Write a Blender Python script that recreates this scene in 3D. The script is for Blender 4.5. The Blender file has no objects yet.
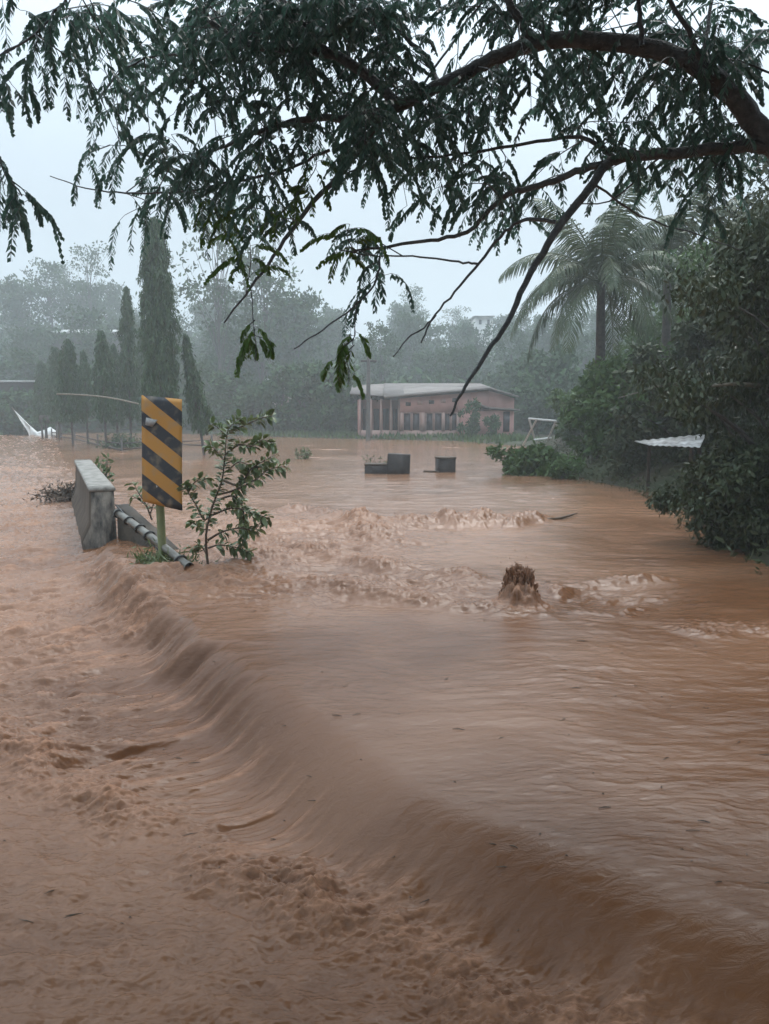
import bpy, math
import numpy as np
from mathutils import Vector
R = math.radians
rng = np.random.RandomState(11)
sc = bpy.context.scene
COL = sc.collection

# ------------------------------------------------------------------ camera
FPX, PITCH, CAMZ = 760.0, R(7.5), 1.6
cam_d = bpy.data.cameras.new("camera"); cam = bpy.data.objects.new("camera", cam_d); COL.objects.link(cam)
cam.location = (0, 0, CAMZ); cam.rotation_euler = (R(90) - PITCH, 0, 0)
cam_d.sensor_fit = 'VERTICAL'; cam_d.sensor_height = 24.0; cam_d.lens = 24.0 * FPX / 1024.0
cam_d.clip_start = 0.05; cam_d.clip_end = 3000
sc.camera = cam
# ------------------------------------------------------------------ sky
SUN_EL, SUN_AZ = 58, 25          # overcast: the sun only tints the cloud
w = bpy.data.worlds.new("World"); sc.world = w; w.use_nodes = True
nt = w.node_tree; nt.nodes.clear()
out = nt.nodes.new('ShaderNodeOutputWorld'); bg = nt.nodes.new('ShaderNodeBackground')
sky = nt.nodes.new('ShaderNodeTexSky'); sky.sky_type = 'NISHITA'; sky.sun_disc = False
sky.sun_elevation = R(SUN_EL); sky.sun_rotation = R(SUN_AZ); sky.dust_density = 4.0; sky.air_density = 1.2
hs = nt.nodes.new('ShaderNodeHueSaturation'); hs.inputs['Saturation'].default_value = 0.45
mx = nt.nodes.new('ShaderNodeMix'); mx.data_type = 'RGBA'; mx.inputs[0].default_value = 0.78
mx.inputs[7].default_value = (6.5, 7.8, 8.9, 1)      # even cloud deck
nt.links.new(sky.outputs[0], hs.inputs['Color']); nt.links.new(hs.outputs[0], mx.inputs[6])
# overcast luminance: the deck is brighter overhead than at the horizon
tcw = nt.nodes.new('ShaderNodeTexCoord'); sxyz = nt.nodes.new('ShaderNodeSeparateXYZ'); nt.links.new(tcw.outputs['Generated'], sxyz.inputs[0])
mrw = nt.nodes.new('ShaderNodeMapRange'); mrw.interpolation_type = 'SMOOTHSTEP'; mrw.inputs[1].default_value = .2; mrw.inputs[2].default_value = 1; mrw.inputs[3].default_value = .70; mrw.inputs[4].default_value = 2.7
nt.links.new(sxyz.outputs['Z'], mrw.inputs[0]); vm = nt.nodes.new('ShaderNodeVectorMath'); vm.operation = 'SCALE'
nt.links.new(mx.outputs[2], vm.inputs[0]); nt.links.new(mrw.outputs[0], vm.inputs['Scale']); nt.links.new(vm.outputs[0], bg.inputs['Color']); bg.inputs['Strength'].default_value = 0.1
nt.links.new(bg.outputs[0], out.inputs['Surface'])
# ------------------------------------------------------------------ sun
sd = bpy.data.lights.new("sun", 'SUN'); so = bpy.data.objects.new("sun", sd); COL.objects.link(so)
sd.energy = 0.9; sd.angle = R(25); sd.color = (1, .97, .92)
az = R(SUN_AZ); el = R(SUN_EL)
so.rotation_euler = Vector((math.sin(az) * math.cos(el), math.cos(az) * math.cos(el), math.sin(el))).to_track_quat('Z', 'Y').to_euler()
so.location = (0, 0, 60)
# ------------------------------------------------------------------ exposure
sc.view_settings.view_transform = 'Standard'; sc.view_settings.look = 'None'
sc.view_settings.gamma = 1; sc.view_settings.exposure = 0.60
sc.view_settings.use_curve_mapping = False
sc.cycles.use_denoising = True; sc.cycles.max_bounces = 6; sc.cycles.volume_bounces = 1
sc.cycles.transparent_max_bounces = 8; sc.cycles.caustics_reflective = False; sc.cycles.caustics_refractive = False

# ------------------------------------------------------------------ helpers
def P(px, py, Y):
    """point of the place at depth Y (metres ahead) seen at a photograph pixel"""
    dx = (px - 384.5) / FPX; dy = (512 - py) / FPX
    dY = math.cos(PITCH) + dy * math.sin(PITCH); dZ = -math.sin(PITCH) + dy * math.cos(PITCH)
    return np.array([dx * Y / dY, Y, CAMZ + dZ * Y / dY])
def G(px, py, z=0.0):
    dx = (px - 384.5) / FPX; dy = (512 - py) / FPX
    dY = math.cos(PITCH) + dy * math.sin(PITCH); dZ = -math.sin(PITCH) + dy * math.cos(PITCH)
    t = (z - CAMZ) / dZ
    return np.array([dx * t, dY * t, z])

class MB:
    """collects quads; build() links them as ONE mesh object"""
    def __init__(s): s.v = []; s.f = []; s.n = 0
    def add(s, v, f):
        v = np.asarray(v, float).reshape(-1, 3); f = np.asarray(f, int).reshape(-1, 4)
        s.v.append(v); s.f.append(f + s.n); s.n += len(v); return s
    def box(s, c, size, rz=0, rx=0, ry=0):
        h = np.array(size) / 2
        v = np.array([[a, b, d] for a in (-1, 1) for b in (-1, 1) for d in (-1, 1)]) * h
        f = [[0, 1, 3, 2], [4, 6, 7, 5], [0, 4, 5, 1], [2, 3, 7, 6], [0, 2, 6, 4], [1, 5, 7, 3]]
        return s.add(rot(v, rz, rx, ry) + np.array(c), f)
    def hexa(s, b4, t4):
        """bottom 4 corners, top 4 corners"""
        v = list(b4) + list(t4)
        return s.add(v, [[3, 2, 1, 0], [4, 5, 6, 7], [0, 1, 5, 4], [1, 2, 6, 5], [2, 3, 7, 6], [3, 0, 4, 7]])
    def tube(s, pts, r, sides=6, cap=True):
        pts = np.asarray(pts, float); n = len(pts); r = np.broadcast_to(np.asarray(r, float), (n,))
        t = np.gradient(pts, axis=0); t /= (np.linalg.norm(t, axis=1, keepdims=True) + 1e-9)
        up = np.array([0, 0, 1.]) if abs(t[0, 2]) < .9 else np.array([1., 0, 0])
        a = np.cross(t, up); a /= (np.linalg.norm(a, axis=1, keepdims=True) + 1e-9); b = np.cross(t, a)
        th = np.arange(sides) * 2 * np.pi / sides
        v = pts[:, None] + (np.cos(th)[None, :, None] * a[:, None] + np.sin(th)[None, :, None] * b[:, None]) * r[:, None, None]
        i = np.arange(n - 1)[:, None] * sides; j = np.arange(sides)[None]; k = (j + 1) % sides
        f = np.stack([i + j, i + k, i + sides + k, i + sides + j], -1).reshape(-1, 4)
        s.add(v, f)
        if cap and sides % 2 == 0:
            m = sides // 2
            for base in (s.n - n * sides, s.n - sides):
                for q in range(m - 1):
                    s.f.append(np.array([[base + q, base + q + 1, base + sides - 2 - q, base + sides - 1 - q]]))
        return s
    def build(s, name, mat, parent=None, world=True, smooth=False):
        v = np.concatenate(s.v) if s.v else np.zeros((0, 3)); f = np.concatenate(s.f)
        if parent is not None and world: v = v - np.array(parent.location)
        return link(meshnp(name, v, f, mat, smooth), name, parent)

def rot(v, rz=0, rx=0, ry=0):
    c, q = math.cos(rx), math.sin(rx); v = v @ np.array([[1, 0, 0], [0, c, -q], [0, q, c]]).T
    c, q = math.cos(ry), math.sin(ry); v = v @ np.array([[c, 0, q], [0, 1, 0], [-q, 0, c]]).T
    c, q = math.cos(rz), math.sin(rz); return v @ np.array([[c, -q, 0], [q, c, 0], [0, 0, 1]]).T
def meshnp(name, v, f, mat, smooth=False):
    me = bpy.data.meshes.new(name); me.vertices.add(len(v)); me.vertices.foreach_set('co', np.ascontiguousarray(v, dtype=np.float32).ravel())
    me.loops.add(f.size); me.loops.foreach_set('vertex_index', f.astype(np.int32).ravel())
    me.polygons.add(len(f)); me.polygons.foreach_set('loop_start', (np.arange(len(f)) * 4).astype(np.int32))
    me.polygons.foreach_set('loop_total', np.full(len(f), 4, np.int32))
    if smooth: me.polygons.foreach_set('use_smooth', np.ones(len(f), bool))
    me.update(calc_edges=True); me.validate()
    if mat: me.materials.append(mat)
    return me
def link(me, name, parent=None):
    o = bpy.data.objects.new(name, me); COL.objects.link(o)
    if parent is not None: o.parent = parent
    return o
def tag(o, label=None, cat=None, group=None, kind=None):
    if label: o['label'] = label
    if cat: o['category'] = cat
    if group: o['group'] = group
    if kind: o['kind'] = kind
    return o
def thing(name, label, cat, loc=(0, 0, 0), group=None):
    o = bpy.data.objects.new(name, None); COL.objects.link(o); o.location = [float(q) for q in loc]; o.empty_display_size = .2
    return tag(o, label, cat, group)
def copy_tree(o, loc, label, rz=0, sc_=(1, 1, 1), group=None, parent=None):
    c = o.copy(); COL.objects.link(c); c.location = [float(q) for q in loc]; c.rotation_euler = (0, 0, rz); c.scale = sc_
    c['label'] = label
    if group: c['group'] = group
    for ch in list(o.children):
        d = ch.copy(); COL.objects.link(d); d.parent = c
    return c
def curve(pts, n=24):
    """Catmull-Rom through the control points"""
    p = np.asarray(pts, float); p = np.vstack([2 * p[0] - p[1], p, 2 * p[-1] - p[-2]]); o = []
    m = len(p) - 3; per = max(2, n // m)
    for i in range(m):
        a, b, c, d = p[i:i + 4]
        for t in np.linspace(0, 1, per, endpoint=False):
            o.append(.5 * (2 * b + (c - a) * t + (2 * a - 5 * b + 4 * c - d) * t * t + (3 * b - a - 3 * c + d) * t ** 3))
    o.append(p[-2]); return np.array(o)

# numpy gradient noise
_pr = np.random.RandomState(5); _perm = _pr.permutation(4096).astype(np.int64); _ang = _pr.rand(4096) * 2 * np.pi
_gx, _gy = np.cos(_ang), np.sin(_ang)
def gn(x, y, seed=0):
    xi = np.floor(x).astype(np.int64); yi = np.floor(y).astype(np.int64); xf = x - xi; yf = y - yi
    u = xf * xf * xf * (xf * (xf * 6 - 15) + 10); v = yf * yf * yf * (yf * (yf * 6 - 15) + 10)
    def g(i, j, a, b):
        h = _perm[(_perm[(i + seed * 131) & 4095] + j + seed * 17) & 4095]; return _gx[h] * a + _gy[h] * b
    n00 = g(xi, yi, xf, yf); n10 = g(xi + 1, yi, xf - 1, yf); n01 = g(xi, yi + 1, xf, yf - 1); n11 = g(xi + 1, yi + 1, xf - 1, yf - 1)
    return 1.4 * ((n00 * (1 - u) + n10 * u) * (1 - v) + (n01 * (1 - u) + n11 * u) * v)
def fbm(x, y, o=4, seed=0, g=.5):
    s = 0; a = 1; t = 0
    for k in range(o): s = s + a * gn(x * 2 ** k + 7.3 * k, y * 2 ** k - 3.1 * k, seed + k); t += a; a *= g
    return s / t
def ridged(x, y, o=4, seed=0):
    s = 0; a = 1; t = 0
    for k in range(o): s = s + a * (1 - 2 * np.abs(gn(x * 2 ** k + 5.7 * k, y * 2 ** k + 1.9 * k, seed + k))); t += a; a *= .55
    return s / t
def sm(e0, e1, x): t = np.clip((x - e0) / (e1 - e0), 0, 1); return t * t * (3 - 2 * t)
def polydist(x, y, pts):
    """distance to an open polyline, arc parameter, side (+ = right of travel)"""
    best = np.full(x.shape, 1e9); par = np.zeros(x.shape); side = np.ones(x.shape); acc = 0
    for (ax, ay), (bx, by) in zip(pts[:-1], pts[1:]):
        dx, dy = bx - ax, by - ay; L2 = dx * dx + dy * dy; L = math.sqrt(L2)
        t = np.clip(((x - ax) * dx + (y - ay) * dy) / L2, 0, 1)
        ex = x - ax - t * dx; ey = y - ay - t * dy; d = np.hypot(ex, ey); m = d < best
        best = np.where(m, d, best); par = np.where(m, acc + t * L, par)
        side = np.where(m, np.sign(dy * (x - ax) - dx * (y - ay)), side); acc += L
    return best, par, side

# ------------------------------------------------------------------ materials
def mat(name, col, rough=.6, spec=.5, col2=None, nscale=6, detail=5, bump=0, bscale=None, metal=0, island=0, transl=0, coord='Object', stretch=None):
    m = bpy.data.materials.new(name); m.use_nodes = True; n = m.node_tree.nodes; l = m.node_tree.links; b = n['Principled BSDF']
    b.inputs['Base Color'].default_value = (*col, 1); b.inputs['Roughness'].default_value = rough
    b.inputs['Specular IOR Level'].default_value = spec; b.inputs['Metallic'].default_value = metal
    tc = n.new('ShaderNodeTexCoord'); src = tc.outputs[coord]
    if stretch:
        mp = n.new('ShaderNodeMapping'); mp.inputs['Scale'].default_value = stretch; l.new(src, mp.inputs[0]); src = mp.outputs[0]
    c_out = None
    if col2 is not None:
        t = n.new('ShaderNodeTexNoise'); t.inputs['Scale'].default_value = nscale; t.inputs['Detail'].default_value = detail; t.inputs['Roughness'].default_value = .65
        l.new(src, t.inputs['Vector']); r = n.new('ShaderNodeMapRange'); r.inputs[1].default_value = .35; r.inputs[2].default_value = .65
        l.new(t.outputs[0], r.inputs[0]); fac = r.outputs[0]
        if island:
            g = n.new('ShaderNodeNewGeometry'); mm = n.new('ShaderNodeMix'); mm.inputs[0].default_value = island
            l.new(fac, mm.inputs[2]); l.new(g.outputs['Random Per Island'], mm.inputs[3]); fac = mm.outputs[0]
        x = n.new('ShaderNodeMix'); x.data_type = 'RGBA'; x.inputs[6].default_value = (*col, 1); x.inputs[7].default_value = (*col2, 1)
        l.new(fac, x.inputs[0]); l.new(x.outputs[2], b.inputs['Base Color']); c_out = x.outputs[2]
    if bump:
        t = n.new('ShaderNodeTexNoise'); t.inputs['Scale'].default_value = bscale or nscale * 4; t.inputs['Detail'].default_value = 6
        l.new(src, t.inputs['Vector']); bp = n.new('ShaderNodeBump'); bp.inputs['Strength'].default_value = bump; bp.inputs['Distance'].default_value = .02
        l.new(t.outputs[0], bp.inputs['Height']); l.new(bp.outputs[0], b.inputs['Normal'])
    if transl:
        tr = n.new('ShaderNodeBsdfTranslucent'); ms = n.new('ShaderNodeMixShader'); ms.inputs[0].default_value = transl
        tr.inputs[0].default_value = (*[q * 1.5 for q in col], 1)
        if c_out is not None: l.new(c_out, tr.inputs[0])
        l.new(b.outputs[0], ms.inputs[1]); l.new(tr.outputs[0], ms.inputs[2]); l.new(ms.outputs[0], n['Material Output'].inputs['Surface'])
    return m
M = {}
M['leaf_over'] = mat('leaf_over', (.058, .115, .088), .34, .6, (.09, .165, .125), 3, island=.5, transl=.5)
M['leaf_green'] = mat('leaf_green', (.055, .115, .022), .45, .4, (.10, .17, .03), 3, island=.5, transl=.2)
M['leaf_dark'] = mat('leaf_dark', (.016, .034, .010), .5, .3, (.058, .062, .024), .9, island=.5, transl=.1)
M['leaf_bush'] = mat('leaf_bush', (.032, .070, .016), .5, .3, (.075, .13, .028), .9, island=.45, transl=.15)
M['leaf_far'] = mat('leaf_far', (.034, .068, .026), .8, .15, (.06, .105, .04), .2, island=.2)
M['leaf_mast'] = mat('leaf_mast', (.026, .058, .020), .5, .3, (.055, .10, .036), 1.5, island=.5, transl=.1)
M['leaf_palm'] = mat('leaf_palm', (.035, .065, .028), .45, .4, (.10, .12, .055), 1.2, island=.5, transl=.2)
M['leaf_sap'] = mat('leaf_sap', (.06, .10, .032), .4, .5, (.14, .17, .06), 5, island=.6, transl=.2)
M['bark'] = mat('bark', (.045, .04, .036), .8, .3, (.09, .08, .07), 12, bump=.6)
M['bark_wet'] = mat('bark_wet', (.034, .038, .04), .45, .5, (.085, .09, .09), 20, bump=.6)
M['bark_pale'] = mat('bark_pale', (.14, .12, .09), .8, .3, (.25, .22, .17), 12, bump=.5)
M['grass'] = mat('grass', (.05, .09, .03), .8, .2, (.10, .14, .05), .8, bump=.5, bscale=6)
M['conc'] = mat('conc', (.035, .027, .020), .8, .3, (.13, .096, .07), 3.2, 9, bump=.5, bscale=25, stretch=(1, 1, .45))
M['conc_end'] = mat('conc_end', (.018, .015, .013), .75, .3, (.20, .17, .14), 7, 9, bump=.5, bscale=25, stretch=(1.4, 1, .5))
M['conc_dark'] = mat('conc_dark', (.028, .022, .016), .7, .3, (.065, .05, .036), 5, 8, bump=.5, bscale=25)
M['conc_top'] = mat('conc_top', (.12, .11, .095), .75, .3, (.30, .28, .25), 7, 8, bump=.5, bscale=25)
M['pipe'] = mat('pipe', (.20, .19, .165), .4, .5, (.10, .09, .075), 5, 6, metal=.5, bump=.2)
M['rubber'] = mat('rubber', (.02, .02, .02), .5)
M['post'] = mat('post', (.10, .125, .05), .6, .4, (.16, .16, .07), 9, bump=.3)
M['pink'] = mat('pink', (.50, .28, .245), .8, .3, (.38, .21, .18), .8, 6)
M['pink_pale'] = mat('pink_pale', (.42, .28, .24), .8, .3, (.33, .21, .18), 1.2, 6)
M['zinc'] = mat('zinc', (.50, .50, .49), .5, .5, (.36, .35, .33), 1.5, 6)
M['zinc_dull'] = mat('zinc_dull', (.20, .178, .165), .75, .2, (.145, .125, .112), 1.2, 6)
M['zinc_old'] = mat('zinc_old', (.12, .11, .10), .6, .4, (.42, .42, .41), 3.5, 8)
M['white'] = mat('white', (.62, .62, .6), .6, .4, (.5, .48, .45), 4, 6)
M['glass_dark'] = mat('glass_dark', (.035, .03, .035), .25, .5)
M['plinth'] = mat('plinth', (.42, .25, .20), .8, .3, (.36, .28, .2), 2)
M['dark_wall'] = mat('dark_wall', (.03, .027, .024), .9, .2, (.06, .052, .046), 1)
M['rust'] = mat('rust', (.22, .15, .11), .8, .2, (.33, .30, .27), 1)
M['board'] = mat('board', (.05, .04, .036), .6, .4, (.085, .065, .055), 6, 6, bump=.3)
M['twig'] = mat('twig', (.06, .04, .028), .8, .3, (.11, .08, .055), 8)
M['soil'] = mat('soil', (.035, .025, .017), .9, .2, (.035, .045, .02), .7, 8, bump=.6, bscale=5)

# striped marker face: sheet pattern painted on the panel itself
m = bpy.data.materials.new('marker_sheet'); m.use_nodes = True; n = m.node_tree.nodes; l = m.node_tree.links; b = n['Principled BSDF']
tc = n.new('ShaderNodeTexCoord'); sx = n.new('ShaderNodeSeparateXYZ'); l.new(tc.outputs['Object'], sx.inputs[0])
def math_(op, a, b_=None, nn=None):
    q = nn.new('ShaderNodeMath'); q.operation = op
    for i, z in enumerate((a, b_)):
        if z is None: continue
        if isinstance(z, (int, float)): q.inputs[i].default_value = z
        else: q.id_data.links.new(z, q.inputs[i])
    return q.outputs[0]
v = math_('ADD', math_('MULTIPLY', sx.outputs['X'], .80, n), sx.outputs['Z'], n)
v = math_('FRACT', math_('MULTIPLY', math_('ADD', v, 5.1, n), 1 / .315, n), None, n)
st = math_('GREATER_THAN', v, .52, n)
ns = n.new('ShaderNodeTexNoise'); ns.inputs['Scale'].default_value = 9; ns.inputs['Detail'].default_value = 8; l.new(tc.outputs['Object'], ns.inputs[0])
x1 = n.new('ShaderNodeMix'); x1.data_type = 'RGBA'; x1.inputs[6].default_value = (.42, .195, .032, 1); x1.inputs[7].default_value = (.018, .02, .026, 1); l.new(st, x1.inputs[0])
x2 = n.new('ShaderNodeMix'); x2.data_type = 'RGBA'; x2.inputs[7].default_value = (.26, .20, .13, 1); l.new(x1.outputs[2], x2.inputs[6])
mr = n.new('ShaderNodeMapRange'); mr.inputs[1].default_value = .5; mr.inputs[2].default_value = .78; mr.inputs[4].default_value = .75; l.new(ns.outputs[0], mr.inputs[0]); l.new(mr.outputs[0], x2.inputs[0])
l.new(x2.outputs[2], b.inputs['Base Color']); b.inputs['Roughness'].default_value = .5
M['marker'] = m

# muddy flood water
m = bpy.data.materials.new('muddy_water'); m.use_nodes = True; n = m.node_tree.nodes; l = m.node_tree.links; b = n['Principled BSDF']
at = n.new('ShaderNodeAttribute'); at.attribute_name = 'foam'
at2 = n.new('ShaderNodeAttribute'); at2.attribute_name = 'silt_shade'
tc = n.new('ShaderNodeTexCoord')
x1 = n.new('ShaderNodeMix'); x1.data_type = 'RGBA'; x1.inputs[6].default_value = (.105, .043, .017, 1); x1.inputs[7].default_value = (.235, .124, .072, 1); l.new(at2.outputs['Fac'], x1.inputs[0])  # deep brown carries painted near shade as well as mud
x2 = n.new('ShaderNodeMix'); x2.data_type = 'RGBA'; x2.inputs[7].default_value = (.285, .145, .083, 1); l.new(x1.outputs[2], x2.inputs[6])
fn = n.new('ShaderNodeTexNoise'); fn.inputs['Scale'].default_value = 20; fn.inputs['Detail'].default_value = 9; fn.inputs['Roughness'].default_value = .72; fn.inputs['Distortion'].default_value = .8
fmp = n.new('ShaderNodeMapping'); fmp.inputs['Rotation'].default_value = (0, 0, R(-28)); fmp.inputs['Scale'].default_value = (.6, 1.5, 1); l.new(tc.outputs['Object'], fmp.inputs[0]); l.new(fmp.outputs[0], fn.inputs[0])
fr_ = n.new('ShaderNodeMapRange'); fr_.inputs[1].default_value = .38; fr_.inputs[2].default_value = .66; fr_.inputs[3].default_value = .15; fr_.inputs[4].default_value = 1.7; l.new(fn.outputs[0], fr_.inputs[0])
fm = n.new('ShaderNodeMath'); fm.operation = 'MULTIPLY'; fm.use_clamp = True; l.new(at.outputs['Fac'], fm.inputs[0]); l.new(fr_.outputs[0], fm.inputs[1]); l.new(fm.outputs[0], x2.inputs[0])
l.new(x2.outputs[2], b.inputs['Base Color'])
rr = n.new('ShaderNodeMapRange'); rr.inputs[3].default_value = .10; rr.inputs[4].default_value = .6; l.new(at.outputs['Fac'], rr.inputs[0]); l.new(rr.outputs[0], b.inputs['Roughness'])
b.inputs['Specular IOR Level'].default_value = .45; b.inputs['IOR'].default_value = 1.33
bn = n.new('ShaderNodeTexNoise'); bn.inputs['Scale'].default_value = 16; bn.inputs['Detail'].default_value = 7; bn.inputs['Roughness'].default_value = .6
mp = n.new('ShaderNodeMapping'); mp.inputs['Rotation'].default_value = (0, 0, R(-28)); mp.inputs['Scale'].default_value = (.55, 1.3, 1)
l.new(tc.outputs['Object'], mp.inputs[0]); l.new(mp.outputs[0], bn.inputs[0])
bp = n.new('ShaderNodeBump'); bn.inputs['Distortion'].default_value = .6; bn.inputs['Roughness'].default_value = .68; bp.inputs['Strength'].default_value = .38; bp.inputs['Distance'].default_value = .02
l.new(bn.outputs[0], bp.inputs['Height']); l.new(bp.outputs[0], b.inputs['Normal'])
M['water'] = m

# ------------------------------------------------------------------ terrain
BANK = [(4.8, 3.0), (4.3, 6), (3.75, 8), (4.5, 11), (5.2, 15), (4.7, 17.2), (4.3, 19.5), (5.2, 22), (6.3, 30), (6.0, 36), (3.5, 42),
        (-2, 45.5), (-8, 50), (-16, 57), (-30, 62), (-80, 64), (-300, 66)]
def inside(x, y, poly):
    r = np.zeros(x.shape, bool); n_ = len(poly)
    for i in range(n_):
        ax, ay = poly[i]; bx, by = poly[(i + 1) % n_]
        c = ((ay > y) != (by > y)) & (x < (bx - ax) * (y - ay) / (by - ay + 1e-12) + ax); r ^= c
    return r
def ground_z(x, y):
    x = np.asarray(x, float); y = np.asarray(y, float)
    d, _, _ = polydist(x, y, BANK); ins = inside(x, y, BANK + [(-300, 900), (900, 900), (900, 3)])
    hi = np.where(y < 34, .55, .16)
    z = np.where(ins, hi * sm(0, 1.6, d) - .02, -.02 - .85 * sm(0, 2.5, d))
    hill = sm(58, 135, y + .25 * x * 0) * (9.5 + 3.5 * sm(0, -60, x) - 2.5 * sm(0, 60, x) + 3 * fbm(x / 60, y / 60, 3, 3)) + 10 * sm(130, 300, y)
    side = sm(14, 70, x) * 7 * sm(5, 40, y)
    return z + np.where(ins, hill + side + .06 * fbm(x / 2, y / 2, 3, 9) * sm(0, 2, d), .12 * fbm(x / 2, y / 2, 3, 9))
a = np.linspace(-1, 1, 360); gx = 300 * np.sinh(a * 4.2) / math.sinh(4.2)
b_ = np.linspace(0, 1, 380); gy = -25 + 325 * (np.sinh(b_ * 3.2) / math.sinh(3.2))
X, Y = np.meshgrid(gx, gy); Z = ground_z(X, Y)
def gridmesh(X, Y, Z):
    r, c = X.shape; i = np.arange(r - 1)[:, None] * c + np.arange(c - 1)[None]
    return np.stack([X, Y, Z], -1).reshape(-1, 3), np.stack([i, i + 1, i + c + 1, i + c], -1).reshape(-1, 4)
v, f = gridmesh(X, Y, Z)
tag(link(meshnp('ground', v, f, M['soil'], True), 'ground'), kind='structure')

# ------------------------------------------------------------------ flood water
FOOT = [(2.6, .2), (1.6, 1.25), (.72, 2.05), (-.135, 2.8), (-1.42, 5.0), (-2.72, 7.3), (-3.55, 9.3), (-6.1, 15), (-10.5, 25)]
JUMP = [(-6, 7.4), (-4, 5.7), (-2.25, 4.3), (-1.7, 3.75), (-1.08, 3.33), (-.6, 3.0), (-.2, 2.72), (.3, 2.3), (.72, 1.98), (1.6, 1.2), (2.6, .1)]
def water(X, Y):
    d, u, side = polydist(X, Y, FOOT); s = d * -side       # travel is away from the camera: right of it is the field
    s = np.where(side > 0, d, -d)
    D = .30 * (1 - sm(6.5, 9.5, Y)) + .10 * sm(6.5, 9.5, Y) * (1 - sm(13, 22, Y))
    W = .24 + .24 * (1 - sm(2.0, 7.0, Y))
    wob = (.11 * sm(3.6, 6, Y)) * gn(u / .45, s * 0 + 3, 60) + .035 * sm(3, 5, Y) * gn(u / .13, s * 0 + 8, 61)
    sw = s + wob + .10 * sm(3.2, 5.5, Y) * gn(u / .22, s * 1.5, 62); sw = (sw + np.sqrt(sw ** 2 + .09 ** 2)) / 2
    t = np.clip(sw / W, 0, 1); base = -D * (1 - t) ** 1.9
    dj, uj, sj = polydist(X, Y, JUMP)                       # travel goes to the right: camera side is +
    q = np.where(sj > 0, dj, -dj); near = sm(7.5, 6.0, Y)
    j = q + .14 * gn(uj / .4, X * 0, 41) + .07 * gn(uj / .13, X * 0, 42)
    # flow axes: along the fall (a) and along the road edge (c)
    nx, ny = .88, .475
    A = X * nx + Y * ny; C_ = -X * ny + Y * nx
    fade = 1 / (1 + (Y / 14) ** 2) + .15
    h = base.copy(); foam = np.zeros(X.shape)
    left = sm(.25, -.1, s)
    # chop on the road sheet, streaks along the flow
    wx = .25 * fbm(X / .9, Y / .9, 3, 70)
    st_ = fbm((A + wx) / .42, C_ / .085, 4, 10); st2 = fbm((A + wx) / 1.1, C_ / .28, 3, 20)
    road = left * sm(.3, -.15, j)
    h += road * (.046 * st_ + .052 * st2) * (.5 + .5 * sm(0, -.6, s))
    h += road * .028 * ridged(X / .34 + .6 * wx, Y / .15, 4, 25) * sm(0, -.9, s)
    foam += road * np.clip(.9 * sm(.0, .45, st_) + .6 * sm(.0, .5, st2) - .15, 0, 1) * .75
    # striations down the face of the fall
    face = sm(0, .1, s) * sm(W * 1.1, W * .15, s)
    fs = fbm((A + .3 * wx) / 1.6, C_ / .06, 4, 30)
    h += face * (.005 * fs) * sm(1.2, 3.5, Y) + sm(-.4, .05, s) * sm(W * 1.3, W * .3, s) * sm(3.8, 5.8, Y) * .032 * ridged(A / .45, C_ / .13, 4, 31)
    foam += face * .18 * sm(.0, .45, fs) * (.1 + .9 * sm(3.5, 6.5, Y))
    # jump roller
    roll = np.exp(-((j - .06) / .17) ** 2) * (.55 + .45 * gn(uj / .7, X * 0, 44)) * near
    wd = sm(-.2, .9, j) * sm(1.5, .3, j) * near
    rt = ridged((X + .3 * wx) / .26, Y / .18, 5, 50); r3 = ridged(X / .11, Y / .08, 4, 54)
    h += roll * (.055 + .085 * rt + .035 * r3) + wd * (.035 * rt + .012 * r3) + .05 * sm(0, .6, j) * left * near
    foam += roll * np.clip(.15 + .9 * rt + .3 * r3, 0, 1) * .9 + wd * sm(.15, .6, rt) * .3
    # drawn-out swirls behind the jump
    behind = sm(.3, 1., j) * left * near
    wv = .35 * fbm(X / .8, Y / .6, 3, 80)
    h += behind * (.030 * fbm((X + wv) / .55, (Y + wv) / .20, 5, 81) + .008 * ridged(X / .14 + wv, Y / .07, 4, 85))
    foam += behind * .22 * sm(.1, .5, fbm((X + wv) / .9, (Y + wv) / .2, 4, 88))
    # plateau: slow field water with slick patches
    right = 1 - left
    pl = right * sm(W * .4, W * 1.3, s)
    ww = .5 * fbm(X / 1.6, Y / 1.6, 3, 90)
    slick = sm(-.15, .25, fbm((X + ww) / 1.8, (Y + ww) / 1.1, 3, 91))
    foam += pl * .07 * slick * sm(.1, .6, ridged((X + ww) / .30, (Y + .4 * ww) / .10, 4, 95)); h += pl * (.016 * fbm((X + ww) / .8, (Y + .5 * ww) / .33, 5, 92) + .007 * slick * ridged((X + ww) / .30, (Y + .4 * ww) / .10, 4, 95) + .006 * sm(2.5, 5, Y) * ridged((X + 2 * ww) / .5, (Y + ww) / .22, 4, 97))
    # turbulence zone between the ridges
    def bl(px, py, rx, ry, z=0):
        c = G(px, py, z); return np.exp(-(((X - c[0]) / rx) ** 2 + ((Y - c[1]) / ry) ** 2))
    T = np.clip(bl(230, 590, 1.0, .75) * .8 + bl(300, 555, 1.2, 1.3) + bl(250, 530, 1.8, 1.5) * .8 + bl(380, 530, 1.5, 1.2) * .7 + bl(430, 590, 1.0, .6) * .8
                + bl(180, 575, .8, .6) * .5 + bl(640, 590, .9, .6) * .12 + bl(100, 600, .6, 1.0) * .35 + bl(40, 510, 3, 4) * .6 + bl(50, 600, 1.3, 1.3) * .5, 0, 1.2)
    t1 = ridged((X + ww) / .75, (Y + .6 * ww) / .42, 5, 100); t2 = fbm((X + ww) / 1.2, Y / .8, 3, 105)
    t3 = ridged((X + .5 * ww) / .22, (Y + .4 * ww) / .15, 4, 108)
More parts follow.
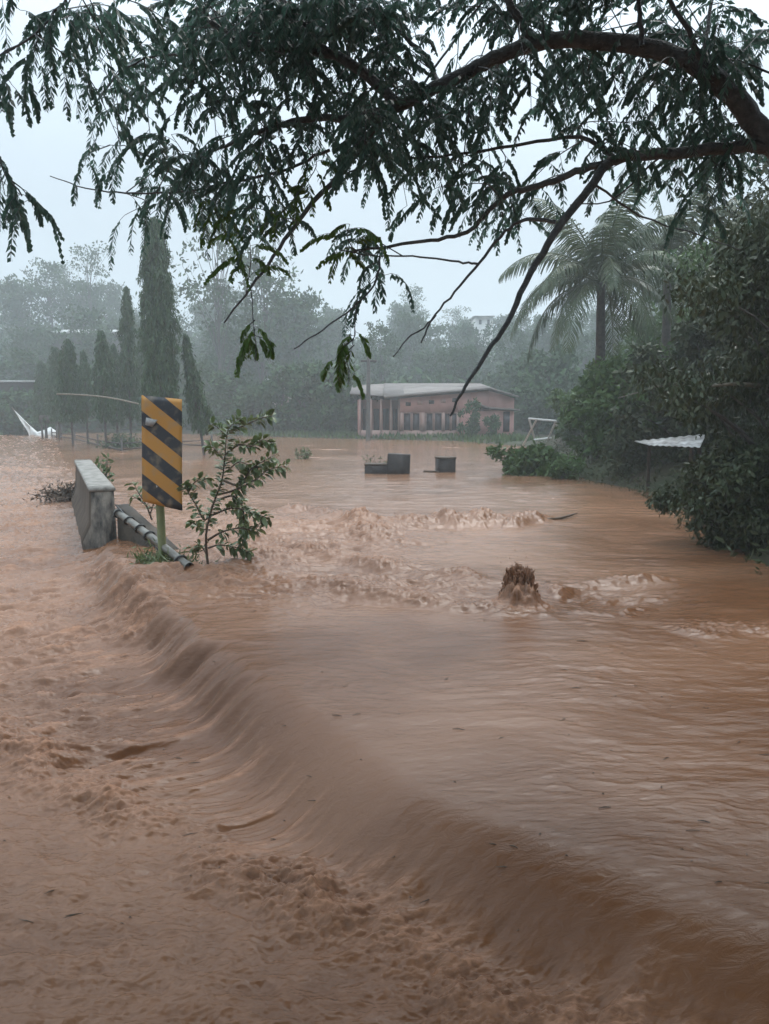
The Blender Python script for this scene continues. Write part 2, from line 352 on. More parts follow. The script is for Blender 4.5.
    h += T * (.080 * t1 + .04 * t2 + .026 * t3); foam += T * np.clip(-.05 + .6 * t1 + .5 * t3, 0, 1) * .45
    # breaking ridges
    churn = np.zeros(X.shape)
    def ridge(pp, wdt, ht, rag, sd, z=0):
        nonlocal h, foam, churn
        pts = [tuple(G(px, py, z)[:2]) for px, py in pp]; dd, uu, sg = polydist(X, Y, pts)
        L = uu.max(); env = sm(0, .15 * L, uu) * sm(L, .85 * L, uu) * (.6 + .6 * gn(uu / .5, X * 0, sd + 3))
        off = .10 * gn(uu / .3, X * 0, sd) * wdt / .15; dd2 = np.where(sg > 0, dd, -dd) + off
        e = np.where(dd2 > 0, np.exp(-(dd2 / (wdt * .8)) ** 2), np.exp(-(dd2 / (wdt * 1.8)) ** 2)) * np.clip(env, 0, 1.3)
        rg = ridged(X / .14, Y / .10, 4, sd)
        r2 = ridged(X / .32 + 3, Y / .2, 3, sd + 5); h = h + e * (ht * (.8 + .9 * r2) + rag * 1.7 * rg); foam = foam + e * np.clip(.05 + .7 * rg + .3 * r2, 0, 1) * .40; churn = churn + e
    ridge([(300, 585), (350, 597), (420, 606), (500, 614), (570, 620)], .12, .045, .03, 120)
    ridge([(130, 572), (190, 580), (260, 590), (320, 588)], .16, .03, .03, 126)
    ridge([(330, 528), (400, 530), (450, 524), (490, 522), (520, 521), (560, 524)], .26, .075, .05, 132)
    ridge([(440, 528), (480, 526), (505, 526), (530, 528)], .32, .08, .06, 180)
    ridge([(250, 516), (310, 512), (350, 522), (372, 545), (376, 560)], .20, .06, .05, 138)
    ridge([(240, 545), (290, 552), (350, 565), (420, 578), (500, 585)], .18, .05, .04, 144)
    ridge([(180, 560), (230, 556), (280, 566)], .2, .06, .05, 150)
    ridge([(540, 598), (590, 585), (650, 580), (690, 585)], .10, .035, .02, 156)
    ridge([(560, 612), (620, 614), (655, 604)], .08, .02, .018, 162)
    ridge([(690, 640), (730, 630), (769, 632), (830, 640)], .16, .012, .022, 168)
    ridge([(85, 570), (110, 590), (125, 610), (140, 640)], .14, .05, .05, 174, -.15)
    hol = bl(615, 597, .60, .42); h -= .09 * hol; h += hol * .02 * ridged((X + ww) / .22, (Y + .4 * ww) / .13, 4, 173); h += hol * (.03 * fbm((X - .8 * Y) / .16, (Y + X) / .7, 4, 171)); foam += .12 * hol * sm(.1, .5, fbm((X - .8 * Y) / .12, (Y + X) / .5, 4, 172))
    # splash mound
    c = G(520, 608); rr_ = np.hypot((X - c[0]) / .17, (Y - c[1] - .05) / .15); mound = np.exp(-rr_ ** 4.5)
    h += mound * (.10 + .09 * ridged(X / .09, Y / .10, 3, 190) + .05 * ridged(X / .035, Y / .05, 3, 191)); foam += mound * .8 * sm(.1, .6, ridged(X / .08, Y / .08, 3, 192))
    ring = np.exp(-((rr_ - 1.35) / .35) ** 2); h += ring * .03 * ridged(X / .1, Y / .07, 3, 195); foam += ring * .4
    # far reach: small waves, kept readable at grazing angles
    far = sm(7, 16, Y)
    h += far * (.020 * fbm(X / 1.5 + ww, Y / 1.0, 4, 200) * (1 - .8 * sm(16, 40, Y)) + .012 * ridged(X / .8 + ww, Y / .45, 3, 205) * sm(26, 14, Y))
    foam += far * .35 * sm(.15, .5, fbm(X / 4, Y / 2.2, 4, 210))
    silt_shade = .30 + .9 * fbm((X + ww) / 2.2, (Y + ww) / 1.4, 4, 220) + .62 * sm(4, 13, Y) - .45 * np.clip(churn, 0, 1) * (.6 + .4 * t3) - .30 * T * sm(-.2, .4, t2)  # mud tone; its rise with distance paints tree shade into the near water
    return h, np.clip(foam, 0, 1), np.clip(silt_shade, 0, 1)
NR, NC = 1150, 1050
tt = np.linspace(0, 1, NR)
py_ = 1 / ((1 - tt) / 3.05 + tt / 88.0)                   # rows even in screen height
ang = np.concatenate([np.linspace(-1.6, -.62, 90, endpoint=False), np.linspace(-.62, .56, NC - 160), np.linspace(.56, 1.6, 71)[1:]])
Yg = np.repeat((py_ - 1.5)[:, None], len(ang), 1); Xg = ang[None] * py_[:, None]
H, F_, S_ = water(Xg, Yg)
# a plain skirt behind the camera
v, f = gridmesh(Xg, Yg, H); nv = len(v)
sk = np.array([[-14, 1.54, -.30], [14, 1.54, -.30], [14, -25, -.30], [-14, -25, -.30]]); sk2 = np.array([[-60, 5, -.05]])
v = np.vstack([v, sk]); f = np.vstack([f, [[nv, nv + 3, nv + 2, nv + 1]]])
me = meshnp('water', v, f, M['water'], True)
for nm, arr in (('foam', F_), ('silt_shade', S_)):
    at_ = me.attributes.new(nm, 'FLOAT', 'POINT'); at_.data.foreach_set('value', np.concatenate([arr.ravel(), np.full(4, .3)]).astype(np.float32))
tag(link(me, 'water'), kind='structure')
def wz(x, y):
    h, _, _ = water(np.array([[float(x)]]), np.array([[float(y)]])); return float(h[0, 0])

# spray flung up by the splash
mb = MB(); c = G(520, 606); rs = np.random.RandomState(4)
for i in range(1300):
    a_ = rs.rand() * 6.283; r_ = .17 * math.sqrt(rs.rand()); top = .31 * math.exp(-(abs(r_ * math.cos(a_) - .02) / .17) ** 3) * (.86 + .22 * rs.rand() + .10 * math.sin(a_ * 2.3 + r_ * 30))
    z0 = .275 * rs.rand(); r_ = .16 * max(0, 1 - z0 / .31) ** .33 * (.45 + .6 * rs.rand()) + .01; x_, y_ = c[0] + r_ * math.cos(a_), c[1] + .05 + r_ * math.sin(a_) * .8; ln = .014 + (.02 + .055 * (z0 > .17)) * rs.rand() ** 1.5; ox, oy = math.cos(a_) * .006 + rs.randn() * .006, math.sin(a_) * .005 + rs.randn() * .006
    w_ = .004 + .014 * rs.rand() ** 3; p = np.array([[x_, y_, z0 - ln * .6], [x_ + ox * .3, y_ + oy * .3, z0], [x_ + ox * .6 + rs.randn() * .008, y_ + oy * .6, z0 + ln * .45], [x_ + ox, y_ + oy, z0 + ln * .9]])
    mb.tube(p, [w_ * .7, w_, w_ * .75, w_ * .3], 6)
for i in range(26):
    p = np.array([c[0] + rs.randn() * .09, c[1] + .05 + rs.randn() * .1, .28 + abs(rs.randn()) * .08]); q = .003 + .004 * rs.rand(); mb.tube([p, p + [0, 0, q], p + [0, 0, 2 * q]], [q * .5, q, q * .5], 6)
me = mb.build('water_splash', M['water'], smooth=True); tag(me, kind='structure')
at_ = me.data.attributes.new('foam', 'FLOAT', 'POINT'); at_.data.foreach_set('value', (rs.rand(len(me.data.vertices)) * .7 + .2).astype(np.float32))

# ------------------------------------------------------------------ litter carried on the water
rs = np.random.RandomState(21); mbl = MB(); n_ = 260
yy = np.exp(rs.uniform(math.log(2.4), math.log(14), n_)); xx = rs.uniform(-.75, .6, n_) * yy
hh, _, _ = water(xx[None], yy[None]); hh = hh[0]
for x_, y_, z_ in zip(xx, yy, hh):
    a_ = rs.uniform(-.6, .9); L_ = .005 + .02 * rs.rand() ** 3 * (1 + y_ / 6); d_ = np.array([math.cos(a_), math.sin(a_), 0]); q = np.array([x_, y_, z_ + .002])
    mbl.tube([q - d_ * L_, q + [0, 0, .003], q + d_ * L_], [.001, .002 + .0015 * rs.rand(), .001], 4)
tag(mbl.build('floating_litter', M['twig']), 'bits of twig and leaf scattered on the flood water', 'litter', kind='stuff')

# ------------------------------------------------------------------ foliage tools
def norm(a): return a / (np.linalg.norm(a, axis=-1, keepdims=True) + 1e-9)
def leaves(mb, c, size, aspect=.45, droop=.4, rs=rng, fold=.0):
    """kite shaped leaves at points c"""
    n_ = len(c); d = rs.randn(n_, 3); d[:, 2] -= droop * 2.2; d = norm(d)
    s_ = norm(np.cross(d, rs.randn(n_, 3))); L = size * (.65 + .7 * rs.rand(n_, 1)); W_ = L * aspect
    v = np.stack([c, c + d * L * .45 + s_ * W_ / 2, c + d * L, c + d * L * .45 - s_ * W_ / 2], 1).reshape(-1, 3)
    mb.add(v, np.arange(n_ * 4).reshape(-1, 4)); return mb
def clumps(centers, radii, per, rs, squash=.7):
    o = []
    for c, r in zip(centers, radii):
        q = norm(rs.randn(per, 3)) * (rs.rand(per, 1) ** .45) * r; q[:, 2] *= squash; o.append(c + q)
    return np.vstack(o)
def broad_tree(seed, h=10, cr=3.5, trunk=.22, cb=.3, ncl=42, per=70, leaf=.3, aspect=.5, droop=.2, flat=.75, gap=.0):
    """trunk+limbs quads and foliage quads for a broadleaf tree standing at the origin"""
    rs = np.random.RandomState(seed); T = MB(); Fo = MB()
    lean = rs.randn(2) * .04 * h; tp = curve([(0, 0, -.8), (lean[0] * .2, lean[1] * .2, h * .25), (lean[0] * .6, lean[1] * .6, h * .55), (lean[0], lean[1], h * .9)], 12)
    T.tube(tp, np.linspace(trunk, trunk * .15, len(tp)), 8)
    cen = []; rad = []
    for i in range(ncl):
        a_ = i * 2.399 + rs.rand(); zf = cb + (1 - cb) * rs.rand() ** .8; prof = math.sqrt(max(.05, 1 - ((zf - .6) / .55) ** 2))
        r_ = cr * prof * (.35 + .65 * rs.rand()) * (.8 + .35 * math.sin(a_ * 1.7 + seed)); e = np.array([math.cos(a_) * r_, math.sin(a_) * r_, h * zf])
        k = int(np.clip(zf - .18, .15, .95) * (len(tp) - 1)); b0 = tp[k]; e[:2] += b0[:2]
        mid = (b0 + e) / 2 + rs.randn(3) * .06 * cr + np.array([0, 0, .08 * cr])
        if r_ > cr * .2: T.tube(curve([b0, mid, e], 6), np.linspace(trunk * .38 * (1 - .5 * zf), trunk * .06, 7), 5, cap=False)
        cen.append(e); rad.append(cr * (.20 + .16 * rs.rand()))
    leaves(Fo, clumps(cen, rad, per, rs, flat), leaf, aspect, droop, rs); return T, Fo
def tree_thing(name, label, cat, loc, T, Fo, mt, mf, group=None, rz=0, scl=(1, 1, 1), parts=('trunk', 'crown')):
    o = thing(name, label, cat, loc, group); T.build(parts[0], mt, o, world=False, smooth=True); Fo.build(parts[1], mf, o, world=False)
    o.rotation_euler = (0, 0, rz); o.scale = scl; return o
def gz(x, y): return float(ground_z(np.array([float(x)]), np.array([float(y)]))[0])

# ------------------------------------------------------------------ far hillside woods
protos = []
for k, (h, cr, ncl, per, lf) in enumerate([(11, 4.2, 44, 70, .5), (9, 3.8, 40, 70, .45), (13, 4.0, 36, 55, .45), (8, 4.6, 40, 70, .5), (14, 4.6, 30, 42, .4)]):
    protos.append(broad_tree(100 + k, h, cr, .2, [.25, .2, .4, .15, .45][k], ncl, per, lf, .55, .1))
used = {}
def hill_tree(k, x, y, s, label, group, name='hill_tree', sz=None):
    loc = (x, y, gz(x, y) - .1); rz = rng.rand() * 6.28; sc3 = (s, s, sz or s * (.85 + .35 * rng.rand()))
    if k not in used:
        used[k] = tree_thing(name, label, 'tree', loc, *protos[k], M['bark'], M['leaf_far'], group, rz, sc3); return used[k]
    o = copy_tree(used[k], loc, label, rz, sc3, group); o.name = name; return o
KD = ['rounded hazy tree in the misty wood on the far hillside', 'low dense hazy tree in the misty wood on the far hillside', 'tall loose hazy tree in the misty wood on the far hillside',
      'broad spreading hazy tree in the misty wood on the far hillside', 'thin open crowned hazy tree in the misty wood on the far hillside']
for cnt, (yy, nn_) in enumerate([(70, 17), (80, 19), (92, 20), (106, 20), (122, 20), (140, 20)]):
    for i in range(nn_):
        x = (-.66 + 1.15 * (i + .5 + .35 * rng.randn()) / nn_) * yy; y = yy + rng.randn() * 4
        row = cnt
        k = rng.choice([0, 1, 2, 3, 4], p=[.28, .27, .15, .22, .08]); s = .72 + .25 * rng.rand()
        if x > -.14 * y: s *= .84
        if row == 0: s *= .72
        elif row == 1: s *= .85
        pxx = 384.5 + FPX * x / y; sec = [q for a0_, q in [(40, 'at the left edge'), (150, 'above the row of slim trees'), (200, 'behind the tallest columnar tree'), (250, 'right of the tallest columnar tree'), (300, 'above the low distant huts'), (350, 'left of the utility pole'), (420, 'above the pink house veranda'), (520, 'above the pink house gable'), (640, 'behind the coconut palm'), (9999, 'behind the right bank trees')] if pxx < a0_][0]
        hill_tree(k, x, y, s, KD[k].replace(' in the misty wood on the far hillside', '') + ' ' + ['at the hill foot', 'above the hill foot', 'low on the hill', 'halfway uphill', 'high uphill', 'on the hilltop'][cnt] + ', ' + sec, 'hazy trees of the far hillside wood')
# skyline trees one can tell apart
def at_px(px, Y): return (px - 384.5) / FPX * Y
for k, px, yy, top, lab in [(4, 97, 100, 255, 'tall ragged hazy tree topping the skyline on the left'), (2, 62, 104, 268, 'smaller skyline tree just left of the tall ragged one'),
                            (4, 222, 66, 228, 'ghostly tall tree behind the dark columnar tree'), (2, 262, 70, 262, 'misty tall tree just right of the ghostly one'),
                            (4, 413, 135, 292, 'small bare looking tree alone on the skyline above the pink house'), (0, 300, 76, 300, 'round hazy tree over the middle of the field'), (0, 335, 110, 312, 'hazy tree closing the wood left of the lone skyline tree')]:
    x = at_px(px, yy); z0 = gz(x, yy); H_ = {0: 11, 2: 13, 4: 14}[k]; top_z = CAMZ + (412 - top) / FPX * yy
    sz = (top_z - z0) / H_; hill_tree(k, x, yy, min(1.1, max(.55, sz * .8)), lab, None, 'skyline_tree', sz)
# undergrowth of the hillside: nobody could count it
rs = np.random.RandomState(8); n_ = 60000; yy = 60 + 95 * rs.rand(n_); xx = (-.72 + 1.25 * rs.rand(n_)) * yy
c = np.stack([xx, yy, ground_z(xx, yy) + rs.rand(n_) ** 1.2 * (3.2 + 3.2 * fbm(xx / 7, yy / 7, 2, 5))], -1)
tag(leaves(MB(), c, .8, .6, .0, rs).build('undergrowth', M['leaf_far']), 'misty undergrowth covering the far hillside below the trees', 'undergrowth', kind='stuff')

# dark bushes and small trees along the far edge of the field
pb = {}
for k in range(3): pb[k] = broad_tree(140 + k, [4.2, 3.2, 5.2][k], [2.0, 2.0, 2.0][k], .12, .05, 34, 80, .30, .55, .1)
first = {}
for i, (px, Y_, k, s, lab) in enumerate([
        (238, 55, 0, 1.0, 'dark bush at the field edge right of the leaning cypress-like tree'), (262, 54, 1, 1.0, 'low dark bush at the left end of the field edge row'),
        (285, 53, 0, 1.1, 'rounded dark bush in the middle of the field edge row'), (306, 52, 2, .9, 'taller dark bush before the small distant roofs'),
        (330, 51, 0, 1.1, 'dark bush nearest the left end of the pink house'), (347, 50, 1, 1.0, 'low dark bush touching the wooden pole'),
        (528, 56, 2, 1.1, 'grey green tree behind the white swing frame'), (548, 50, 0, 1.3, 'dark bush right of the swing frame'), (515, 62, 2, 1.0, 'small hazy tree at the right end of the pink house'),
        (10, 54, 1, 1.2, 'ragged low bush before the dark shed at the left edge'), (44, 55, 0, .9, 'ragged bush at the right end of the dark shed'),
        (30, 66, 2, 1.2, 'bush behind the dark shed at the left edge'), (70, 64, 0, 1.2, 'dim bush between the dark shed and the row of slim trees'), (110, 62, 2, 1.1, 'dim bush behind the row of slim trees'), (150, 62, 0, 1.3, 'dim bush behind the striped board'), (200, 60, 2, 1., 'dim bush behind the leaning slim tree')]):
    x = at_px(px, Y_); loc = (x, Y_, gz(x, Y_) - .1)
    if k not in first: first[k] = tree_thing('field_bush', lab, 'bush', loc, *pb[k], M['bark'], M['leaf_far'], 'bushes along the far edge of the flooded field', rng.rand() * 6, (s, s, s), ('stem', 'foliage'))
    else: o = copy_tree(first[k], loc, lab, rng.rand() * 6, (s, s, s), 'bushes along the far edge of the flooded field'); o.name = 'field_bush'

# lawn in front of the house
rs = np.random.RandomState(9); n_ = 9000; xx = -14 + 22 * rs.rand(n_); yy = 38 + 16 * rs.rand(n_); z_ = ground_z(xx, yy); ok = z_ > .0
c = np.stack([xx, yy, z_], -1)[ok]; d_ = np.array([0, 0, 1.])
mbg = MB(); L = .12 + .18 * rs.rand(len(c), 1); s_ = norm(np.stack([rs.randn(len(c)), rs.randn(len(c)), np.zeros(len(c))], -1)) * .06; t_ = rs.randn(len(c), 3) * .05; t_[:, 2] = 0
mbg.add(np.stack([c - s_, c + s_, c + d_ * L + t_ + s_ * .2, c + d_ * L + t_ - s_ * .2], 1).reshape(-1, 3), np.arange(len(c) * 4).reshape(-1, 4))
tag(mbg.build('grass', M['grass']), 'green grass strip between flood water and pink house', 'grass', kind='stuff')

# ------------------------------------------------------------------ pink house
def hx(px): return (px - 384.5) * .0605
def hz(py): return CAMZ + (412 - py) * .0605
HY = 46.0
ho = thing('pink_house', 'long low pink house with pale zinc roof beyond the flooded field', 'house', (hx(435), HY, 0))
mb = MB()                                       # main block with low gable towards the camera
prof = [(400, 397), (488, 389), (506, 393)]
x0, x1, xa = hx(400), hx(478), hx(478)
def wallpoly(mb, xs, tops, y, yb, zb=-.3):
    """wall strip with varying top, thickness towards yb"""
    for i in range(len(xs) - 1):
        mb.hexa([(xs[i], y, zb), (xs[i + 1], y, zb), (xs[i + 1], yb, zb), (xs[i], yb, zb)], [(xs[i], y, tops[i]), (xs[i + 1], y, tops[i + 1]), (xs[i + 1], yb, tops[i + 1]), (xs[i], yb, tops[i])])
zr = lambda px: hz(np.interp(px, [357, 385, 400, 488, 513], [399, 399, 398, 390.5, 397.5]))
# upper wall above the window band, piers and plinth are separate pieces that butt
wb0, wb1 = hz(431), hz(412.5)
pxs = [400, 430, 458, 470, 488, 513]
for a_, b2 in zip(pxs[:-1], pxs[1:]):
    mb.hexa([(hx(a_), HY, wb1), (hx(b2), HY, wb1), (hx(b2), HY + .2, wb1), (hx(a_), HY + .2, wb1)], [(hx(a_), HY, zr(a_) - .05), (hx(b2), HY, zr(b2) - .05), (hx(b2), HY + .2, zr(b2) - .05), (hx(a_), HY + .2, zr(a_) - .05)])
mb.box(((hx(458) + hx(513)) / 2, HY + .1, (wb1 - .4) / 2), (hx(513) - hx(458), .2, wb1 + .4))
mb.box((hx(513) - .1, HY + 4.2, 1.0), (.2, 8.0, 2.8)); mb.box((hx(357) + .1, HY + 4.6, 1.0), (.2, 6.4, 2.7)); mb.box(((hx(357) + hx(513)) / 2, HY + 8.3, 1.0), (hx(513) - hx(357), .2, 2.7))
mb.box(((hx(357) + hx(400)) / 2, HY + 2.5, 1.0), (hx(400) - hx(357) - .1, .2, 2.7))
mb.build('wall', M['pink'], ho)
mb = MB(); mb.box(((hx(400) + hx(458)) / 2, HY + .1, (wb0 - .4) / 2), (hx(458) - hx(400), .26, wb0 + .4)); mb.build('plinth', M['pink_pale'], ho)
for a_, b2 in [(403, 411), (412, 420), (425.5, 433), (434, 442), (444, 450), (451, 457)]:      # window band
    fr = MB(); xa_, xb_ = hx(a_), hx(b2); cx = (xa_ + xb_) / 2; ww_ = xb_ - xa_; hh = wb1 - wb0
    for q in (-1, 1): fr.box((cx + q * (ww_ / 2 - .02), HY + .06, (wb0 + wb1) / 2), (.05, .08, hh))
    fr.box((cx, HY + .06, wb0 + .03), (ww_ - .1, .08, .06)); fr.box((cx, HY + .06, wb1 - .03), (ww_ - .1, .08, .06))
    wo = fr.build('window', M['pink_pale'], ho); pn = MB().box((cx, HY + .1, (wb0 + wb1) / 2), (ww_ - .1, .02, hh - .12)).build('pane', M['glass_dark'], None)
    pn.parent = wo; pn.matrix_parent_inverse.identity(); pn.data.transform(__import__('mathutils').Matrix.Translation((-ho.location[0], -ho.location[1], 0)))
for a_ in (401.5, 422.5, 443, 457.5): MB().box((hx(a_), HY + .03, (wb0 + wb1) / 2), (.16 if a_ != 422.5 else .28, .22, wb1 - wb0 - .004)).build('pillar', M['pink_pale'], ho)
for i_ in range(5):                              # vent openings of the gable
    px = 408 + i_ * 11.5; z_ = zr(px) - .42; MB().box((hx(px), HY - .002, z_), (.30, .05, .22)).build('vent', M['dark_wall'] if i_ % 2 == 0 else M['pink_pale'], ho)
# veranda on the left with posts
for px in (360, 371, 381, 391, 399): MB().box((hx(px), HY + .25, (hz(399) - .3) / 2), (.09, .09, hz(399) + .3)).build('porch_post', M['pink_pale'], ho)
for a_, b2 in [(362, 369), (373, 379), (383, 389), (393, 398)]:
    MB().box(((hx(a_) + hx(b2)) / 2, HY + 2.37, 1.05), (hx(b2) - hx(a_), .06, 1.5)).build('door', M['glass_dark'], ho)
MB().box(((hx(357) + hx(399)) / 2, HY + .26, .25), (hx(399) - hx(357) - .2, .08, .5)).build('veranda_rail', M['pink_pale'], ho)
# roof : two shallow planes with a gable fascia
mb = MB()
def slab(p0, p1, ya, yb, th=.1, dz=0): mb.hexa([(p0[0], ya, p0[1]), (p1[0], ya, p1[1]), (p1[0], yb, p1[1] + dz), (p0[0], yb, p0[1] + dz)], [(p0[0], ya, p0[1] + th), (p1[0], ya, p1[1] + th), (p1[0], yb, p1[1] + th + dz), (p0[0], yb, p0[1] + th + dz)])
RZ = 3.36
def rp(p0, p1, ya, yb, z0, z1, th=.10): mb.hexa([(p0[0], ya, p0[1]), (p1[0], ya, p1[1]), (p1[0], yb, z1), (p0[0], yb, z0)], [(p0[0], ya, p0[1] + th), (p1[0], ya, p1[1] + th), (p1[0], yb, z1 + th), (p0[0], yb, z0 + th)])
rp((hx(384), hz(398.5)), (hx(488), hz(390)), HY - .5, HY + 4.4, RZ, RZ); rp((hx(488), hz(390)), (hx(516), hz(398)), HY - .5, HY + 4.4, RZ, 2.75)
rp((hx(384), RZ), (hx(488), RZ), HY + 4.4, HY + 8.7, 2.4, 2.4); rp((hx(488), RZ), (hx(516), 2.75), HY + 4.4, HY + 8.7, 2.4, 2.3)
rp((hx(350), hz(394.5)), (hx(384), hz(397)), HY + .1, HY + 4.4, RZ - .1, RZ, .07); rp((hx(350), RZ - .1), (hx(384), RZ), HY + 4.4, HY + 8.7, 2.3, 2.4, .07)
rf = mb.build('roof', M['zinc_dull'], ho)
# annex on the right
an = MB(); ax0, ax1 = hx(474), hx(506); an.box(((ax0 + ax1) / 2, HY - 1.1, (hz(411) - .4) / 2), (ax1 - ax0, 2.0, hz(411) + .4)); an.build('annex_wall', M['pink'], ho)
mb = MB(); slab((hx(469), hz(404)), (hx(482), hz(409)), HY - 2.4, HY - .01, .1); slab((hx(482), hz(409)), (hx(512), hz(411)), HY - 2.4, HY - .012, .1); mb.build('annex_roof', M['zinc_dull'], ho)
wo = MB().box((hx(500), HY - 2.13, 1.05), (.36, .06, 1.15)).build('window', M['glass_dark'], ho)
MB().box((hx(488), HY - 2.13, .6), (.4, .06, 1.4)).build('door', M['dark_wall'], ho)
sh = broad_tree(171, 1.7, .8, .05, .05, 20, 60, .16, .5, 0)
tree_thing('shrub', 'green shrub at the corner of the pink house below the gable', 'shrub', (hx(466), 43.2, .05), *sh, M['bark'], M['leaf_far'], parts=('stem', 'foliage'), scl=(1, 1, 1.25))
sh = broad_tree(172, 1.3, .7, .05, .05, 18, 60, .14, .5, 0)
tree_thing('shrub', 'small round dark shrub before the annex of the pink house', 'shrub', (hx(484), 42.8, .05), *sh, M['bark'], M['leaf_far'], parts=('stem', 'foliage'))

# wooden pole
po = thing('utility_pole', 'thin dark utility pole left of the pink house', 'pole', (at_px(368, 43.5), 43.5, 0))
MB().tube([P(368, 445, 43.5), P(368.3, 400, 43.5), P(368.6, 357, 43.5)], [.14, .12, .10], 8).build('shaft', M['bark'], po)
MB().box(P(368.6, 361, 43.5), (.9, .1, .1)).build('crossarm', M['bark'], po)

# distant small houses
def small_house(px0, px1, ytop, ybot, Y_, label, mr_, mw, deep=6, name='distant_house', win=True):
    x0, x1 = at_px(px0, Y_), at_px(px1, Y_); zt, zb = CAMZ + (412 - ytop) / FPX * Y_, CAMZ + (412 - ybot) / FPX * Y_
    o = thing(name, label, 'house', ((x0 + x1) / 2, Y_, zb)); g_ = gz((x0 + x1) / 2, Y_); zb2 = min(zb, g_ - .5)
    MB().box(((x0 + x1) / 2, Y_ + deep / 2, (zb2 + zt) / 2), (x1 - x0 - .5, deep, zt - zb2)).build('wall', mw, o)
    mb = MB(); hgt = (.09 if win else .012) * (x1 - x0)
    mb.hexa([(x0, Y_ - .5, zt), (x1, Y_ - .5, zt), (x1, Y_ + deep / 2, zt + hgt), (x0, Y_ + deep / 2, zt + hgt)], [(x0, Y_ - .5, zt + .12), (x1, Y_ - .5, zt + .12), (x1, Y_ + deep / 2, zt + hgt + .12), (x0, Y_ + deep / 2, zt + hgt + .12)])
    mb.hexa([(x0, Y_ + deep / 2, zt + hgt), (x1, Y_ + deep / 2, zt + hgt), (x1, Y_ + deep + .5, zt), (x0, Y_ + deep + .5, zt)], [(x0, Y_ + deep / 2, zt + hgt + .12), (x1, Y_ + deep / 2, zt + hgt + .12), (x1, Y_ + deep + .5, zt + .12), (x0, Y_ + deep + .5, zt + .12)])
    mb.build('roof', mr_, o)
    if win:
        for q in (.3, .7): MB().box((x0 + (x1 - x0) * q, Y_ - .02, zb + (zt - zb) * .55), ((x1 - x0) * .12, .08, (zt - zb) * .4)).build('window', M['glass_dark'], o)
    return o
small_house(58, 119, 336, 348, 84, 'hillside house with long pale roof showing between misty trees', M['zinc'], M['dark_wall'])
small_house(472, 492, 320, 331, 112, 'pale flat block of a house high on the misty ridge', M['zinc'], M['white'])
small_house(268, 290, 381, 392, 62, 'small pale roofed house showing behind the field bushes', M['zinc'], M['rust'])
small_house(295, 318, 386, 398, 60, 'low rusty roofed hut right of the small pale roofed house', M['rust'], M['dark_wall'])
small_house(238, 262, 392, 402, 63, 'low hut with grey walls at the left of the distant roofs', M['rust'], M['rust'])
small_house(-50, 42, 383, 436, 58, 'dark open shed with thin pale roof edge at the left side', M['zinc'], M['dark_wall'], 6, 'shed', False)
o = thing('tarpaulin', 'white tarpaulin sagging over the fence beside the dark shed', 'tarpaulin', tuple(G(35, 440)))
path = [(14, 410), (22, 418), (30, 426), (37, 432), (44, 430), (50, 427), (56, 431)]
mb = MB(); vv = []
for i, (px, py) in enumerate(path):
    t0 = P(px, py, 52.0); b0 = P(px + (6 if i < 2 else 0), min(440, max(438 - (i == 0) * 18 - (i == 1) * 6, py + 4)), 51.6 - .2 * (i % 2)); vv += [t0, b0, b0 + np.array([0, .06, 0]), t0 + np.array([0, .06, 0])]
ff = []
for i in range(len(path) - 1):
    k = i * 4; ff += [[k, k + 1, k + 5, k + 4], [k + 1, k + 2, k + 6, k + 5], [k + 2, k + 3, k + 7, k + 6], [k + 3, k, k + 4, k + 7]]
ff += [[3, 2, 1, 0], [k + 4, k + 5, k + 6, k + 7]]
mb.add(vv, ff).build('sheet', M['white'], o); MB().tube([P(12, 407, 52.05), P(24, 425, 52.05), P(24, 442, 52.05)], .04, 6).build('pole', M['bark_pale'], o)
# field crate by the fence
o = thing('wooden_stand', 'small dark wooden stand beside the white tarpaulin', 'stand', tuple(G(52, 438)))
c = G(52, 438); mb = MB().box((c[0], c[1], 1.15), (1.1, .8, .5)); mb.build('box', M['board'], o)
for q in (-1, 1):
    for w_ in (-1, 1): MB().box((c[0] + q * .45, c[1] + w_ * .3, .25), (.09, .09, 1.29)).build('leg', M['board'], o)

# fence around the slim trees
fo = thing('rail_fence', 'low dark rail fence strung between posts around the slim trees', 'fence', tuple(G(60, 440)))
fp = [G(52, 437), G(75, 441), G(98, 446), G(122, 451), G(150, 449), G(182, 447), G(212, 447)]
for p in fp: MB().tube([(p[0], p[1], -.6), (p[0], p[1], .55)], .04, 6).build('post', M['bark'], fo)
MB().tube([(p[0], p[1], .30 + .05 * math.sin(i * 2.1)) for i, p in enumerate(fp)], .03, 6).build('rail', M['bark'], fo)
MB().tube([(p[0], p[1], .08 + .04 * math.sin(i * 1.7)) for i, p in enumerate(fp)], .035, 6).build('rail', M['bark'], fo)

